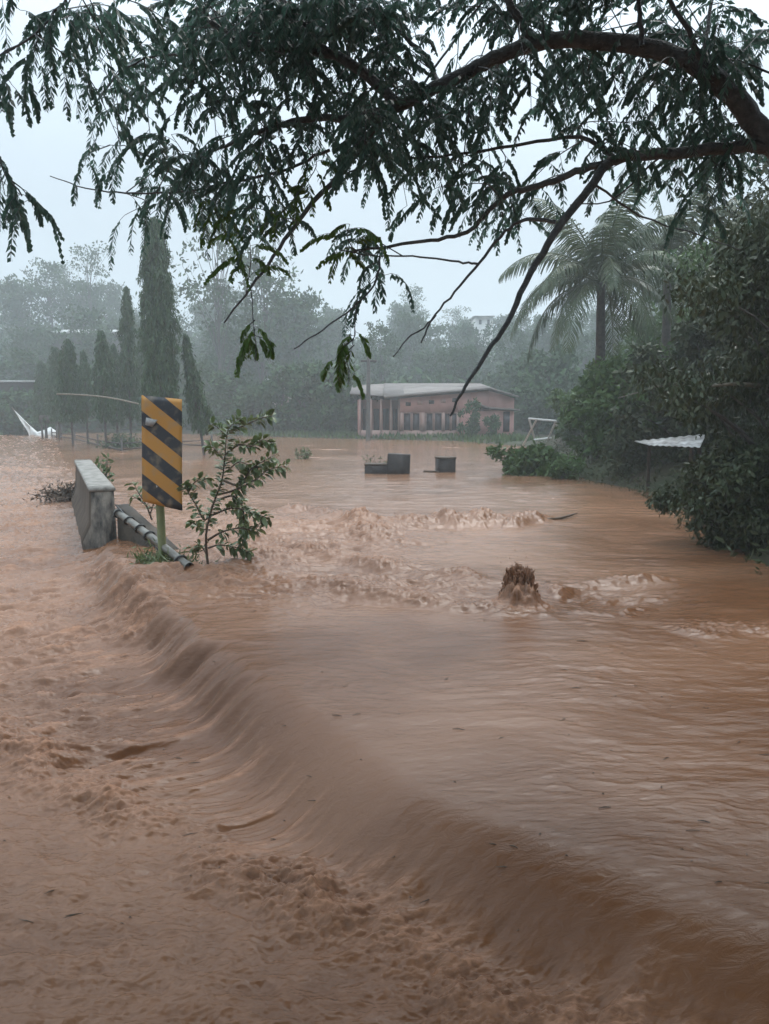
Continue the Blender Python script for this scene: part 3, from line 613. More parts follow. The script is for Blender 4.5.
# ------------------------------------------------------------------ slim columnar trees
def mast(seed, h, r, n=5200, cb=.22, leaf=.17, lean=0, taper=.5, trunk=.06):
    rs = np.random.RandomState(seed); T = MB(); Fo = MB()
    tp = curve([(0, 0, -.8), (lean * .4, 0, h * .3), (lean * .8, 0, h * .7), (lean, 0, h * .98)], 12); T.tube(tp, np.linspace(trunk, .015, len(tp)), 7)
    z = cb + (1 - cb) * rs.rand(n); a_ = rs.rand(n) * 6.283; zz = (z - cb) / (1 - cb)
    R_ = r * np.clip(1 - zz, 0, 1) ** taper * (.62 + .38 * np.minimum(1, zz * 6)); lump = 1 + .75 * fbm(np.cos(a_) * 1.6 + seed, np.sin(a_) * 1.6 + zz * 5 * h / 6, 3, seed % 50) + .25 * gn(a_ * 2, zz * 14, seed)
    rr = R_ * lump * rs.rand(n) ** .4; rr = rr * (1 + .35 * (rs.rand(n) < .08)); cx = np.interp(z, [0, 1], [0, lean])
    c = np.stack([cx + np.cos(a_) * rr, np.sin(a_) * rr, z * h], -1)
    nb = max(40, n // 34); c0 = c[:nb]; rad_ = np.stack([c0[:, 0] - cx[:nb], c0[:, 1], 0 * c0[:, 2]], -1); c0 = c0 + rad_ * (.0 + .10 * rs.rand(nb, 1))
    t_ = rs.rand(nb, 46, 1); q = c0[:, None] + norm(rad_ + 1e-6)[:, None] * (t_ - .6) * r * .35 + rs.randn(nb, 46, 3) * np.array([.05, .05, .05]) * r * 1.5; q[..., 2] -= t_[..., 0] ** 1.5 * r * (.5 + .6 * rs.rand(nb, 1))
    q = q.reshape(-1, 3); q = np.vstack([q[q[:, 2] > cb * h * .8], c[: n // 3]]); leaves(Fo, q, leaf * 1.1, .26, 1.5, rs)
    for i in range(26):
        zf = cb + (1 - cb) * rs.rand() * .9; q = rs.rand() * 6.28; e = r * (1 - (zf - cb) / (1 - cb)) ** taper * .8; cx_ = lean * zf
        T.tube([(cx_, 0, zf * h), (cx_ + math.cos(q) * e * .6, math.sin(q) * e * .6, zf * h + .05), (cx_ + math.cos(q) * e, math.sin(q) * e, zf * h - .15)], [.015, .01, .004], 4, cap=False)
    return T, Fo
def put_mast(px, base, top, wpx, lab, seed, leanpx=0, **k):
    g = G(px, base); Y_ = g[1]; h = CAMZ + (412 - top) / FPX * Y_; r = .80 * wpx / 2 / FPX * Y_
    T, Fo = mast(seed, h, r, lean=leanpx / FPX * Y_, **k)
    return tree_thing('columnar_tree', lab, 'tree', (g[0], Y_, 0), T, Fo, M['bark'], M['leaf_mast'], 'slim columnar trees in a row in the flood')
put_mast(164, 456, 226, 42, 'tallest dark columnar tree rising behind the striped board', 1, 0, n=17000, cb=.15, leaf=.17, taper=.24, trunk=.10)
put_mast(207, 455, 335, 30, 'short leaning tree just right of the striped board', 2, -18, n=3600, cb=.24, taper=.75)
put_mast(131, 446, 290, 30, 'second tallest slim tree left of the striped board', 3, 2, n=6000, cb=.2, leaf=.17)
put_mast(106, 448, 332, 30, 'slim tree in the middle of the row with bare lower trunk', 4, 1, n=4200, cb=.3)
put_mast(118, 443, 345, 26, 'thin small tree squeezed beside the second tallest tree', 5, 0, n=2400, cb=.25)
put_mast(88, 444, 352, 24, 'narrow small tree left of the middle tree of the row', 6, 0, n=2200, cb=.3)
put_mast(73, 446, 340, 36, 'pointed slim tree third from the left end of the row', 7, 0, n=3600, cb=.3)
put_mast(60, 440, 348, 34, 'bushy slim tree second from the left end of the row', 8, 0, n=3400, cb=.25, taper=.4)
put_mast(46, 438, 362, 30, 'shortest slim tree at the left end of the row', 9, 0, n=2400, cb=.25, taper=.4)
put_mast(148, 442, 320, 32, 'slim tree half hidden behind the tallest columnar tree', 10, 0, n=3000, cb=.25)
mb = MB().tube(curve([P(57, 394, 33), P(75, 394.5, 32), P(105, 397, 31), P(135, 403, 30), P(150, 407, 29)], 16), np.linspace(.035, .03, 17), 6)
tag(mb.build('bamboo_pole', M['bark_pale']), 'pale bare pole lying across the slim trees', 'pole')
o = mb = MB(); 
g = G(122, 447); rs = np.random.RandomState(3); c = np.array([g[0] + .2, g[1] - .6, .15]) + rs.randn(900, 3) * np.array([.45, .3, .25]); c[:, 2] = abs(c[:, 2])
sb = thing('low_bush', 'low green bush under the slim trees by the fence', 'bush', (g[0], g[1] - .6, 0)); leaves(MB(), c, .16, .4, .1, rs).build('foliage', M['leaf_mast'], sb); MB().tube([(g[0], g[1] - .6, -.5), (g[0] + .1, g[1] - .6, .3)], .03, 6).build('stem', M['bark'], sb)

# ------------------------------------------------------------------ things standing in the field water
o = thing('concrete_bench', 'dark L shaped concrete bench standing out of the flooded field', 'bench', tuple(G(388, 474)))
Yb = 19.6; rz = R(-3)
def B(px, py, Y_): return P(px, py, Y_)
mb = MB(); M['block'] = mat('block', (.018, .015, .014), .7, .3, (.035, .028, .025), 5, 8, bump=.5, bscale=25)
c = (B(365, 474, Yb) + B(410, 474, Yb)) / 2; w_ = 45 / FPX * Yb
mb.box((c[0] - w_ * .25, Yb + .3, .0), (w_ * .5, .5, .46), rz); mb.build('seat', M['block'], o)
MB().box((c[0] + w_ * .252, Yb + .27, .12), (w_ * .5, .5, .78), rz, 0, R(2)).build('block', M['block'], o)
MB().box((c[0] - w_ * .25, Yb + .3, .245), (w_ * .5 + .02, .52, .035), rz).build('seat_top', M['conc'], o)
o = thing('concrete_block', 'small dark square concrete block alone right of the bench', 'block', tuple(G(446, 473)))
c = B(446, 473, 20.2); MB().box((c[0], 20.45, .0), (.46, .45, .74), R(8)).build('block', M['block'], o); MB().box((c[0], 20.45, .385), (.5, .49, .035), R(8)).build('cap', M['conc'], o)
MB().tube([(c[0] - .6, 20.2, .03), (c[0] - .2, 20.15, .02)], .03, 6).build('rod', M['twig'], o)
def tuft(px, py, n_, h_, lab, sp=.25, name='weed_clump', mat_='leaf_bush'):
    g = G(px, py); rs = np.random.RandomState(int(px)); mb = MB(); sm_ = MB()
    for i in range(n_):
        a_ = rs.rand() * 6.28; r_ = sp * rs.rand(); b0 = g + np.array([math.cos(a_) * r_, math.sin(a_) * r_, -.15]); e = b0 + np.array([math.cos(a_) * sp * .8 * rs.rand(), math.sin(a_) * sp * .6 * rs.rand(), h_ * (.5 + .6 * rs.rand()) + .15])
        cv = curve([b0, (b0 + e) / 2 + np.array([0, 0, .1 * h_]), e], 6); sm_.tube(cv, np.linspace(.008, .003, len(cv)), 4, cap=False); leaves(mb, cv[rs.randint(1, len(cv), 9)] + rs.randn(9, 3) * .02, .1 * h_ / .4 + .02, .35, .0, rs)
    o = thing(name, lab, 'weeds', tuple(g)); mb.build('foliage', M[mat_], o); sm_.build('stem', M['twig'], o); return o
tuft(304, 459, 26, .36, 'lone green weed clump in the flooded field left of the bench')
tuft(376, 466, 14, .28, 'wispy weeds growing behind the low part of the concrete bench', .3, mat_='leaf_far')
tuft(104, 486, 12, .55, 'thin grassy weeds just behind the far end of the bridge parapet', .15)

# swing frame
o = thing('swing_frame', 'white metal swing frame standing at the water edge beyond the bush', 'swing frame', tuple(G(540, 452)))
Ys = 33.0
def rod(pp, nm): MB().tube([B(px, py, y_) for px, py, y_ in pp], .045, 8).build(nm, M['white'], o)
rod([(529, 418.5, 34.6), (556, 421, 33.0)], 'top_bar'); rod([(529, 418.5, 34.6), (540, 458, 34.2)], 'leg'); rod([(537, 418.8, 34.1), (519, 453, 34.6)], 'leg')
rod([(556, 421, 33.0), (541, 456, 33.6)], 'leg'); rod([(556, 421, 33.0), (562, 456, 32.6)], 'leg'); rod([(534, 440, 34.3), (551, 438, 33.2)], 'crossbar')

# half drowned shrub mass and bank bushes
def bush(name, lab, px0, px1, top, base, Y_, seed, leaf, per, m_, cat='bush', deep=1.0, ncl=46, cb=.05, droop=.2):
    x = at_px((px0 + px1) / 2, Y_); r = (px1 - px0) / 2 / FPX * Y_; zt = CAMZ + (412 - top) / FPX * Y_; g = min(0, gz(x, Y_))
    T, Fo = broad_tree(seed, max(.4, zt - g), r, .05 + .03 * r, cb, ncl, per, leaf, .45, droop)
    return tree_thing(name, lab, cat, (x, Y_, g), T, Fo, M['bark'], m_, parts=('stem', 'foliage'), scl=(1, deep, 1))
bush('drowned_bush', 'low leafy bush half drowned at the tip of the right bank', 492, 566, 449, 480, 19.5, 31, .16, 150, M['leaf_bush'], deep=.8)
bush('drowned_bush', 'pale green low growth beside the half drowned bush', 545, 590, 462, 484, 18.2, 32, .11, 90, M['leaf_bush'], deep=.8, ncl=24)
bush('bank_bush', 'large bright green bush on the right bank under the palm', 565, 690, 372, 480, 20, 33, .19, 190, M['leaf_bush'], deep=.8, ncl=60)
bush('bank_bush', 'dark bush on the right bank behind the tin sheet', 630, 760, 330, 490, 16.5, 34, .17, 190, M['leaf_dark'], deep=.8, ncl=64)
bush('bank_bush', 'bright yellowish green shrub top beside the palm trunk', 586, 640, 362, 470, 22, 35, .16, 120, M['leaf_green'], ncl=34)
bush('bank_bush', 'dim bush at the back of the right bank below the palm crown', 548, 610, 395, 470, 30, 36, .22, 110, M['leaf_bush'])
bush('bank_bush', 'dark bush along the water under the large green bush', 596, 700, 436, 492, 17.2, 37, .12, 160, M['leaf_dark'], deep=.6)
def bigtree(name, lab, px, Y_, top, r, seed, leaf, ncl, per, m_, cb=.1, droop=.5, trunk=.18, asp=.4, br=None):
    x = at_px(px, Y_); g = gz(x, Y_); zt = CAMZ + (412 - top) / FPX * Y_
    T, Fo = broad_tree(seed, zt - g, r, trunk, cb, ncl, per, leaf, asp, droop)
    return tree_thing(name, lab, 'tree', (x, Y_, g), T, Fo, M['bark'], m_)
bigtree('bank_tree', 'dark brownish leafy tree hanging over the water at the right edge', 800, 8.9, 215, 1.5, 41, .085, 100, 330, M['leaf_dark'], .02, .8, .10)
bush('bank_bush', 'dark brown leafy bush trailing into the water at the right edge', 672, 830, 440, 560, 8.9, 38, .075, 260, M['leaf_dark'], ncl=80, droop=.6)
bigtree('bank_tree', 'dark tree behind the one at the right edge, with dense fine leaves', 785, 13.5, 225, 1.9, 42, .11, 90, 300, M['leaf_dark'], .05, .7)
bigtree('bank_tree', 'tall deep green tree filling the gap right of the palm', 742, 19, 240, 2.2, 43, .16, 80, 230, M['leaf_bush'], .1, .5)
bigtree('bank_tree', 'dark tree beyond the right edge growing high above the bank', 850, 14, 150, 2.9, 44, .15, 80, 230, M['leaf_dark'], .1, .5)
bigtree('bank_tree', 'hazy tree standing behind the coconut palm on the right', 665, 34, 320, 3.2, 45, .26, 60, 150, M['leaf_bush'], .1, .3)
bigtree('bank_tree', 'broad tree far back on the right bank behind the dark ones', 760, 30, 240, 4.5, 46, .28, 60, 160, M['leaf_bush'], .1, .3)
# fallen sticks under the right-hand tree
rs = np.random.RandomState(6); n_ = 40000; xx = 3.5 + 14 * rs.rand(n_); yy = 5 + 27 * rs.rand(n_); z_ = ground_z(xx, yy); ok = z_ > -.05
c = np.stack([xx, yy, z_ + .25 * rs.rand(n_) ** 2], -1)[ok]
tag(leaves(MB(), c, .11, .3, -.1, rs).build('ground_cover', M['leaf_dark']), 'dark weeds and leaf litter covering the right bank', 'ground cover', kind='stuff')
# corrugated sheet
o = thing('tin_sheet', 'pale corrugated tin sheet lying among bushes on the right bank', 'metal sheet', tuple(B(672, 452, 15)))
mb = MB(); n_ = 60; a0, a1 = B(634, 441, 15.4), B(706, 434, 14.0); b0, b1 = B(650, 445, 14.2), B(700, 447, 13.2)
tt_ = np.linspace(0, 1, n_); up = .008 * np.sin(tt_ * 2 * np.pi * 8)
top = a0 + (a1 - a0) * tt_[:, None]; bot = b0 + (b1 - b0) * tt_[:, None]; top[:, 2] += up; bot[:, 2] += up
v = np.vstack([top, bot, bot - [0, 0, .012], top - [0, 0, .012]]); i = np.arange(n_ - 1)
f = np.vstack([np.stack([i, i + 1, i + n_ + 1, i + n_], -1), np.stack([i + n_, i + n_ + 1, i + 2 * n_ + 1, i + 2 * n_], -1), np.stack([i + 2 * n_, i + 2 * n_ + 1, i + 3 * n_ + 1, i + 3 * n_], -1), np.stack([i + 3 * n_, i + 3 * n_ + 1, i + 1, i], -1)])
mb.add(v, f).build('sheet', M['zinc_old'], o)
for q in (a0 + [.25, -.2, 0], b1 + [-.1, .1, 0], a1 + [-.1, 0, 0]): MB().tube([q - [0, 0, .02], (q[0], q[1], gz(q[0], q[1]) - .2)], .035, 6).build('prop', M['bark'], o)
tag(MB().tube(curve([B(712, 386, 8.8), B(735, 384, 8.8), B(760, 386, 8.9), B(800, 392, 9.0)], 12), np.linspace(.018, .035, 13), 6).build('dead_branch', M['bark_pale']), 'bare pale dead branch sticking out of the right hand tree', 'branch')
tag(MB().tube(curve([B(618, 398, 18), B(640, 392, 18), B(662, 386, 17.8), B(690, 392, 17.5)], 12), np.linspace(.012, .03, 13), 6).build('dead_branch', M['bark_pale']), 'thin bare branch crossing the large green bush', 'branch')

# ------------------------------------------------------------------ coconut palms
def palm(px, Y_, crown_y, tr_base_y, nf, L0, seed, lab, skew=0):
    rs = np.random.RandomState(seed); c = P(px, crown_y, Y_); o = thing('coconut_palm', lab, 'palm', (c[0], Y_, gz(c[0], Y_)))
    g = np.array([c[0] + skew, Y_, gz(c[0], Y_) - .3]); tp = curve([g, g * .5 + c * .5 + [.06, 0, 0], c], 18); n_ = len(tp)
    MB().tube(tp, np.linspace(.17, .10, n_) * (1 + .06 * (np.arange(n_) % 2)), 10).build('trunk', M['bark'], o, smooth=True)
    for i in range(nf):
        a_ = i * 2.399 + rs.rand() * .4; up = 1.40 - 1.45 * (i / nf) + rs.randn() * .08; L = L0 * (.82 + .25 * rs.rand())
        h_ = np.array([math.cos(a_), math.sin(a_), 0]); d = h_ * math.cos(up) + np.array([0, 0, math.sin(up)]); p = c.copy(); pts = [p.copy()]; N = 22
        for k in range(N): p = p + d * L / N; pts.append(p.copy()); d = norm(d + np.array([0, 0, -.035 - .06 * (i / nf) - .02 * rs.rand()]) * (1 + .8 * (k / N)))
        pts = np.array(pts); fr = MB(); fr.tube(pts, np.linspace(.03, .005, N + 1), 4)
        s_ = norm(np.cross(h_, [0, 0, 1.])); m_ = 64; tt_ = np.linspace(.14, .995, m_); b0 = np.stack([np.interp(tt_, np.linspace(0, 1, N + 1), pts[:, q]) for q in range(3)], -1)
        tan = norm(np.gradient(b0, axis=0)); le = (.75 * np.sin(np.pi * np.clip(tt_ * .9 + .08, 0, 1)) ** .6 + .1)[:, None] * L / 4.0 * 1.1
        for sd in (-1, 1):
            dd = norm(s_ * sd * .75 + tan * .55 + np.array([0, 0, -.55]) + rs.randn(m_, 3) * .10); dd2 = norm(dd + np.array([0, 0, -.75])); wv = tan * .022
            mid = b0 + dd * le * .5; tip = mid + dd2 * le * .5
            fr.add(np.stack([b0 - wv * .5, b0 + wv * .5, mid + wv, mid - wv], 1).reshape(-1, 3), np.arange(m_ * 4).reshape(-1, 4)); fr.add(np.stack([mid - wv, mid + wv, tip + wv * .15, tip - wv * .15], 1).reshape(-1, 3), np.arange(m_ * 4).reshape(-1, 4))
        fr.build('frond', M['leaf_palm'], o)
    return o
palm(601, 21, 283, 440, 26, 3.15, 51, 'coconut palm with drooping fronds standing clear above the bushes')
palm(668, 24, 262, 440, 20, 3.0, 52, 'second palm half hidden right of the clear coconut palm')

# ------------------------------------------------------------------ bridge parapet, wing wall, pipe
o = thing('bridge_parapet', 'weathered grey concrete bridge parapet end standing in the flood', 'parapet', (-3.5, 9.2, -.2))
dr = np.array([-2.36, 5.4]); dr /= np.hypot(*dr); nr = np.array([dr[1], -dr[0]])           # nr points to the field side
A0 = np.array([-3.60, 9.2]); Lp = 5.9
prof = [(-.10, -.7), (-.10, .02), (0, .22), (.02, .64), (.29, .64), (.31, -.7)]              # flared foot on the road side
ns_ = 14; v = []; 
for i in range(ns_ + 1):
    for (a_, z_) in prof:
        jx = .006 * math.sin(i * 3.7 + z_ * 9) if 0 < i < ns_ else 0; q = A0 + dr * Lp * i / ns_ + nr * (a_ + jx); v.append((q[0], q[1], z_ + (.006 * math.sin(i * 2.3) if z_ > .1 else 0)))
k6 = len(prof); f = []
for i in range(ns_):
    for j in range(k6):
        if j == 3: continue
        j2 = (j + 1) % k6; f.append([i * k6 + j, i * k6 + k6 + j, i * k6 + k6 + j2, i * k6 + j2])
for e in (0, ns_ * k6): f += [[e + 0, e + 1, e + 4, e + 5], [e + 1, e + 2, e + 3, e + 4]]
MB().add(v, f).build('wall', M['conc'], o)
ef = [A0 - dr * .004 + nr * a_ for a_ in (-.095, -.095, .005, .025, .286, .305)]; eb = [q + dr * .003 for q in ef]; zz_ = [-.69, .02, .22, .632, .632, -.69]
v = [(q[0], q[1], z_) for q, z_ in zip(ef, zz_)] + [(q[0], q[1], z_) for q, z_ in zip(eb, zz_)]
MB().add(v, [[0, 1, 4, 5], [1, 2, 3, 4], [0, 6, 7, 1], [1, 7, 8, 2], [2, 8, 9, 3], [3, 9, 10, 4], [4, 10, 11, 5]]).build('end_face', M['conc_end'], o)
vt = []
for i in range(ns_ + 1):
    for a_, z_ in ((.0, .635), (.0, .672), (.015, .685), (.285, .685), (.31, .672), (.31, .635)):
        q = A0 + dr * (Lp * i / ns_ + (-.01 if i == 0 else 0)) + nr * a_; vt.append((q[0], q[1], z_ + .004 * math.sin(i * 4.1 + a_ * 20)))
ft = [[i * 6 + j, i * 6 + 6 + j, i * 6 + 6 + (j + 1) % 6, i * 6 + (j + 1) % 6] for i in range(ns_) for j in range(6)]
for e in (0, ns_ * 6): ft += [[e, e + 1, e + 2, e + 3], [e, e + 3, e + 4, e + 5]]
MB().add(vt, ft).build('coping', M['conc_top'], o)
# wing wall
wo = thing('wing_wall', 'dark mossy concrete wing wall sloping down from the parapet to the sign', 'wall', (-3.0, 9, -.3))
q0 = A0 + nr * .315; q1 = q0 + np.array([1.0, -.95]); th = np.array([.10, .14])
MB().hexa([(q0[0], q0[1], -.7), (q1[0], q1[1], -.7), (q1[0] + th[0], q1[1] + th[1], -.7), (q0[0] + th[0], q0[1] + th[1], -.7)],
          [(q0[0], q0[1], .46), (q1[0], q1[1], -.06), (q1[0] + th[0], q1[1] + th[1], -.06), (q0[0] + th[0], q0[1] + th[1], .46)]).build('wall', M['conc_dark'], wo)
# pipe
po = thing('water_pipe', 'grey metal pipe tied along the wing wall with its open end in the flood', 'pipe', (-2.5, 8.6, .1))
e1 = P(189, 567, 7.25); e0 = P(117, 512, 9.0); ax = curve([e0, e0 * .5 + e1 * .5 + [0, 0, .01], e1], 30)
MB().tube(ax, .042, 16, cap=False).build('pipe', M['pipe'], po, smooth=True)
tv = norm((ax[-1] - ax[-2])[None])[0]; MB().tube([ax[-1] - tv * .05, ax[-1] + tv * .012], .049, 16, cap=False).build('collar', M['pipe'], po, smooth=True)
MB().tube([ax[-1] - tv * .02, ax[-1] - tv * .015], .039, 16).build('bore', M['rubber'], po)
for t_ in (.06, .22, .38, .52, .93):
    k = int(t_ * (len(ax) - 1)); p = ax[k]; s_ = norm(np.cross(tv, [0, 0, 1.])[None])[0]; u_ = np.cross(s_, tv)
    th = np.linspace(0, 2 * np.pi, 17); MB().tube(np.array([p + tv * .03 * math.sin(a_) + (s_ * math.cos(a_) + u_ * math.sin(a_)) * .055 for a_ in th]), .011, 6).build('strap', M['rubber'], po)
MB().tube(curve([P(116, 505, 9.0), P(127, 517, 8.75), P(138, 524, 8.5), P(150, 540, 8.2), P(160, 552, 7.9)], 20), .012, 6).build('cable', M['rubber'], po)

# ------------------------------------------------------------------ object marker
gp = G(162, 567); Ys = gp[1]
so_ = thing('hazard_marker', 'upright orange and black striped hazard board on green post by the bridge end', 'sign', (gp[0], Ys, 0))
tl, tr_, bl_, br_ = B(147, 398, Ys), B(183, 401, Ys + .05), B(146, 495, Ys), B(182, 504, Ys + .05)
w_ = .395; hgt = 1.10; cx, cz = (tl[0] + br_[0]) / 2, (tl[2] + br_[2]) / 2
def panel_mesh():
    nx_, nz_ = 10, 24; xs = np.linspace(-w_ / 2, w_ / 2, nx_); zs = np.linspace(-hgt / 2, hgt / 2, nz_); XX, ZZ = np.meshgrid(xs, zs)
    # dented corners and a slight bow
    YY = .012 * np.sin(ZZ * 4) + .05 * np.clip(-ZZ - .42, 0, 1) * 3 * (XX < 0) * (-XX / w_ * 2) + .10 * np.clip(ZZ - .47, 0, 1) * 2
    ZZ = ZZ - .045 * np.clip((-ZZ - .4) / .15, 0, 1) * (XX / w_ * 2) * -1 * -1 + .03 * np.clip((ZZ - .45) / .1, 0, 1) * (-XX / w_)
    v1, f1 = gridmesh(XX, YY, ZZ); v2 = v1 + [0, .004, 0]; f2 = f1[:, ::-1] + len(v1); ed = []
    n1 = len(v1)
    for i in range(nx_ - 1): ed += [[i + 1, i, n1 + i, n1 + i + 1]]; q = (nz_ - 1) * nx_ + i; ed += [[q, q + 1, n1 + q + 1, n1 + q]]
    for j in range(nz_ - 1): q = j * nx_; ed += [[q, q + nx_, n1 + q + nx_, n1 + q]]; q += nx_ - 1; ed += [[q + nx_, q, n1 + q, n1 + q + nx_]]
    return np.vstack([v1, v2]), np.vstack([f1, f2, ed])
v, f = panel_mesh(); pn = link(meshnp('panel', v, f, M['marker'], False), 'panel', so_)
pn.location = (cx - gp[0], -.07, cz); pn.rotation_euler = (0, R(1.5), R(7))
MB().tube([(gp[0] + .02, Ys, -.6), (gp[0] + .005, Ys, .6), (gp[0] - .005, Ys, 1.66)], .042, 10).build('post', M['post'], so_, smooth=True)
MB().tube([(gp[0] + .005, Ys, 1.5), (gp[0], Ys - .09, 1.5)], .012, 8).build('bolt', M['zinc'], so_); MB().tube([(gp[0] + .005, Ys, .85), (gp[0], Ys - .09, .85)], .012, 8).build('bolt', M['zinc'], so_)
sv = np.array([[-.16, -.079, .40], [-.05, -.079, .37], [-.055, -.079, .30], [-.11, -.079, .27], [-.16, -.079, .33]])
MB().hexa([(-.16, -.012, .27), (-.09, -.012, .25), (-.09, -.006, .25), (-.16, -.006, .27)], [(-.15, -.012, .345), (-.04, -.012, .32), (-.04, -.006, .32), (-.15, -.006, .345)]).build('sticker', M['zinc_old'], None)
stk = bpy.data.objects['sticker']; stk.parent = pn

# grass heaped at the foot of the sign
rs = np.random.RandomState(12); mb = MB(); tw = MB(); n_ = 900
n_ = 620; t_ = rs.rand(n_, 1); c = np.array([gp[0] - .25, Ys + .15, .02]) + t_ * np.array([.55, -.35, 0]) + rs.randn(n_, 3) * np.array([.12, .10, .07]); c[:, 2] = np.abs(c[:, 2])
leaves(mb, c, .11, .16, -.2, rs)
o = thing('grass_clump', 'long green grass caught around the foot of the striped board', 'grass clump', (gp[0], Ys, 0)); mb.build('blades', M['leaf_sap'], o)
# debris caught at the far end of the parapet
g = G(62, 498); o = thing('debris_pile', 'twigs and leaves caught against the far end of the parapet', 'debris', tuple(g)); mb = MB(); tw = MB()
for i in range(40):
    b0 = g + rs.randn(3) * [.18, .3, .05]; d_ = rs.randn(3) * [.35, .3, .14]; d_[2] = abs(d_[2]) + .05; tw.tube(curve([b0, b0 + d_ * .5 + rs.randn(3) * .05, b0 + d_], 5), np.linspace(.012, .004, 5)[:len(curve([b0, b0 + d_ * .5, b0 + d_], 5))], 4)
leaves(mb, g + rs.randn(500, 3) * [.18, .32, .08] + [0, 0, .08], .10, .3, .1, rs); tw.build('twigs', M['twig'], o); tag(mb.build('leaf_litter', M['twig'], o), kind='stuff')

# ------------------------------------------------------------------ sapling right of the sign
def stems_plant(name, lab, base, paths, Y_, leafL, m_, seed, r0=.014, dens=.035, depth=.25, cat='sapling'):
    rs = np.random.RandomState(seed); o = thing(name, lab, cat, tuple(base)); sm_ = MB(); lf = MB()
    for path in paths:
        dz = rs.randn() * depth; pts = curve([P(px, py, Y_ + dz * min(1, i / 2)) for i, (px, py) in enumerate(path)], 20); L = np.linalg.norm(np.diff(pts, axis=0), axis=1).sum()
        sm_.tube(pts, np.linspace(r0 * min(1, .35 + L), .003, len(pts)), 6)
        k = int(L / dens); tt_ = np.linspace(.22, 1, max(3, k)); bp_ = np.stack([np.interp(tt_, np.linspace(0, 1, len(pts)), pts[:, q]) for q in range(3)], -1); tan = norm(np.gradient(bp_, axis=0))
        for b0, t_ in zip(bp_, tan):
            for w_ in range(3):
                r_ = rs.randn(3); s_ = np.cross(t_, r_); s_ /= np.linalg.norm(s_); d_ = s_ * .9 + t_ * .5 + np.array([0, 0, -.15]); d_ /= np.linalg.norm(d_); l_ = leafL * (.6 + .6 * rs.rand()); sd = np.cross(d_, [rs.randn() * .4, rs.randn() * .4, 1.]); sd /= np.linalg.norm(sd)
                nrm = np.cross(sd, d_); p0 = b0 + d_ * .012; wv = l_ * .24
                v = []
                for f_, ww_, dd_ in ((0, .12, 0), (.3, .9, -.02), (.65, 1, -.06), (.92, .45, -.16), (1, .05, -.2)):
                    cc_ = p0 + d_ * l_ * f_ + np.array([0, 0, dd_ * l_]); v += [cc_ - sd * wv * ww_ + nrm * wv * ww_ * .25, cc_, cc_ + sd * wv * ww_ + nrm * wv * ww_ * .25]
                lf.add(v, [[q * 3 + e, q * 3 + 1 + e, q * 3 + 4 + e, q * 3 + 3 + e] for q in range(4) for e in (0, 1)])
    sm_.build('stem', M['twig'], o, smooth=True); lf.build('foliage', m_, o); return o
sp = [[(208, 566), (206, 535), (213, 505), (222, 480), (225, 455), (228, 430), (240, 418)],
      [(213, 505), (205, 520), (196, 505), (188, 492), (184, 486)], [(188, 492), (195, 482), (205, 478)],
      [(216, 495), (235, 490), (255, 480), (268, 470), (286, 466)], [(222, 480), (240, 485), (250, 470), (262, 462), (275, 455)],
      [(225, 455), (238, 445), (252, 446), (262, 440), (272, 443)], [(225, 462), (216, 450), (210, 446)], [(229, 432), (245, 425), (262, 418), (272, 416)],
      [(208, 540), (222, 532), (240, 528), (254, 530), (262, 520)], [(212, 515), (232, 508), (250, 512), (268, 518)], [(208, 548), (220, 545), (238, 548), (250, 552)],
      [(207, 555), (200, 545), (192, 548)], [(218, 500), (232, 496), (242, 505), (244, 525), (240, 545)], [(210, 530), (200, 528), (192, 520)], [(228, 438), (218, 428), (212, 424)], [(228, 470), (240, 462), (256, 470)]]
stems_plant('sapling', 'leafy bent sapling standing in the flood right of the striped board', G(208, 562), sp, 7.6, .088, M['leaf_sap'], 60, dens=.024)
stems_plant('leafy_sprig', 'small leafy sprig poking out between parapet and striped board', G(140, 500), [[(152, 520), (146, 505), (138, 492), (134, 484)], [(146, 505), (136, 498), (132, 496)], [(150, 515), (154, 500), (150, 490)]], 9.2, .10, M['leaf_sap'], 61, dens=.05, depth=.1)
tag(MB().tube(curve([G(578, 516) + [0, 0, .05], G(560, 520) + [0, 0, .03], G(540, 523) + [0, 0, .035], G(522, 526) + [0, 0, .0]], 12), [.006, .012, .02, .016, .024, .02, .026, .018, .022, .016, .02, .016, .012], 6).build('water_ridge_standin', M['twig']), 'brown branch shape standing in for a water ridge right of the far breaking wave', 'branch')  # added branch shape standing in for a ridge of water

# ------------------------------------------------------------------ overhanging tree
tr = thing('overhanging_tree', 'large feathery leaved tree whose limbs hang over the water from the right', 'tree', (3.4, 3.9, -.6))
tree_rs = np.random.RandomState(77)
limbs = []            # (points, radii)
def limb(pp, r0, r1, n_=26, wig=.006):
    pts = curve([P(*q) for q in pp], n_); k = len(pts); pts[1:-1] += tree_rs.randn(k - 2, 3) * wig * .5
    limbs.append((pts, np.linspace(r0, r1, k) ** 1.0)); return pts
trunk = curve([(3.5, 4.1, -.9), (3.4, 4.0, .6), (3.15, 3.95, 1.8), (2.65, 3.9, 2.6), P(800, 172, 3.85)], 20)
D = 3.9
limb([(800, 172, 3.85), (769, 140, 3.9), (735, 98, D), (700, 68, D), (655, 50, 3.95), (600, 41, 4), (545, 42, 4.05), (500, 56, 4.1), (455, 78, 4.1), (415, 98, 4.1), (385, 112, 4.1)], .058, .028, 60)
limb([(398, 104, 4.1), (370, 78, 4.1), (335, 55, 4.1), (290, 48, 4.1), (245, 44, 4.1), (215, 25, 4.05), (190, -10, 4)], .03, .014, 30)
limb([(390, 110, 4.1), (350, 118, 4.15), (300, 120, 4.2), (250, 135, 4.2), (215, 150, 4.3)], .026, .008)
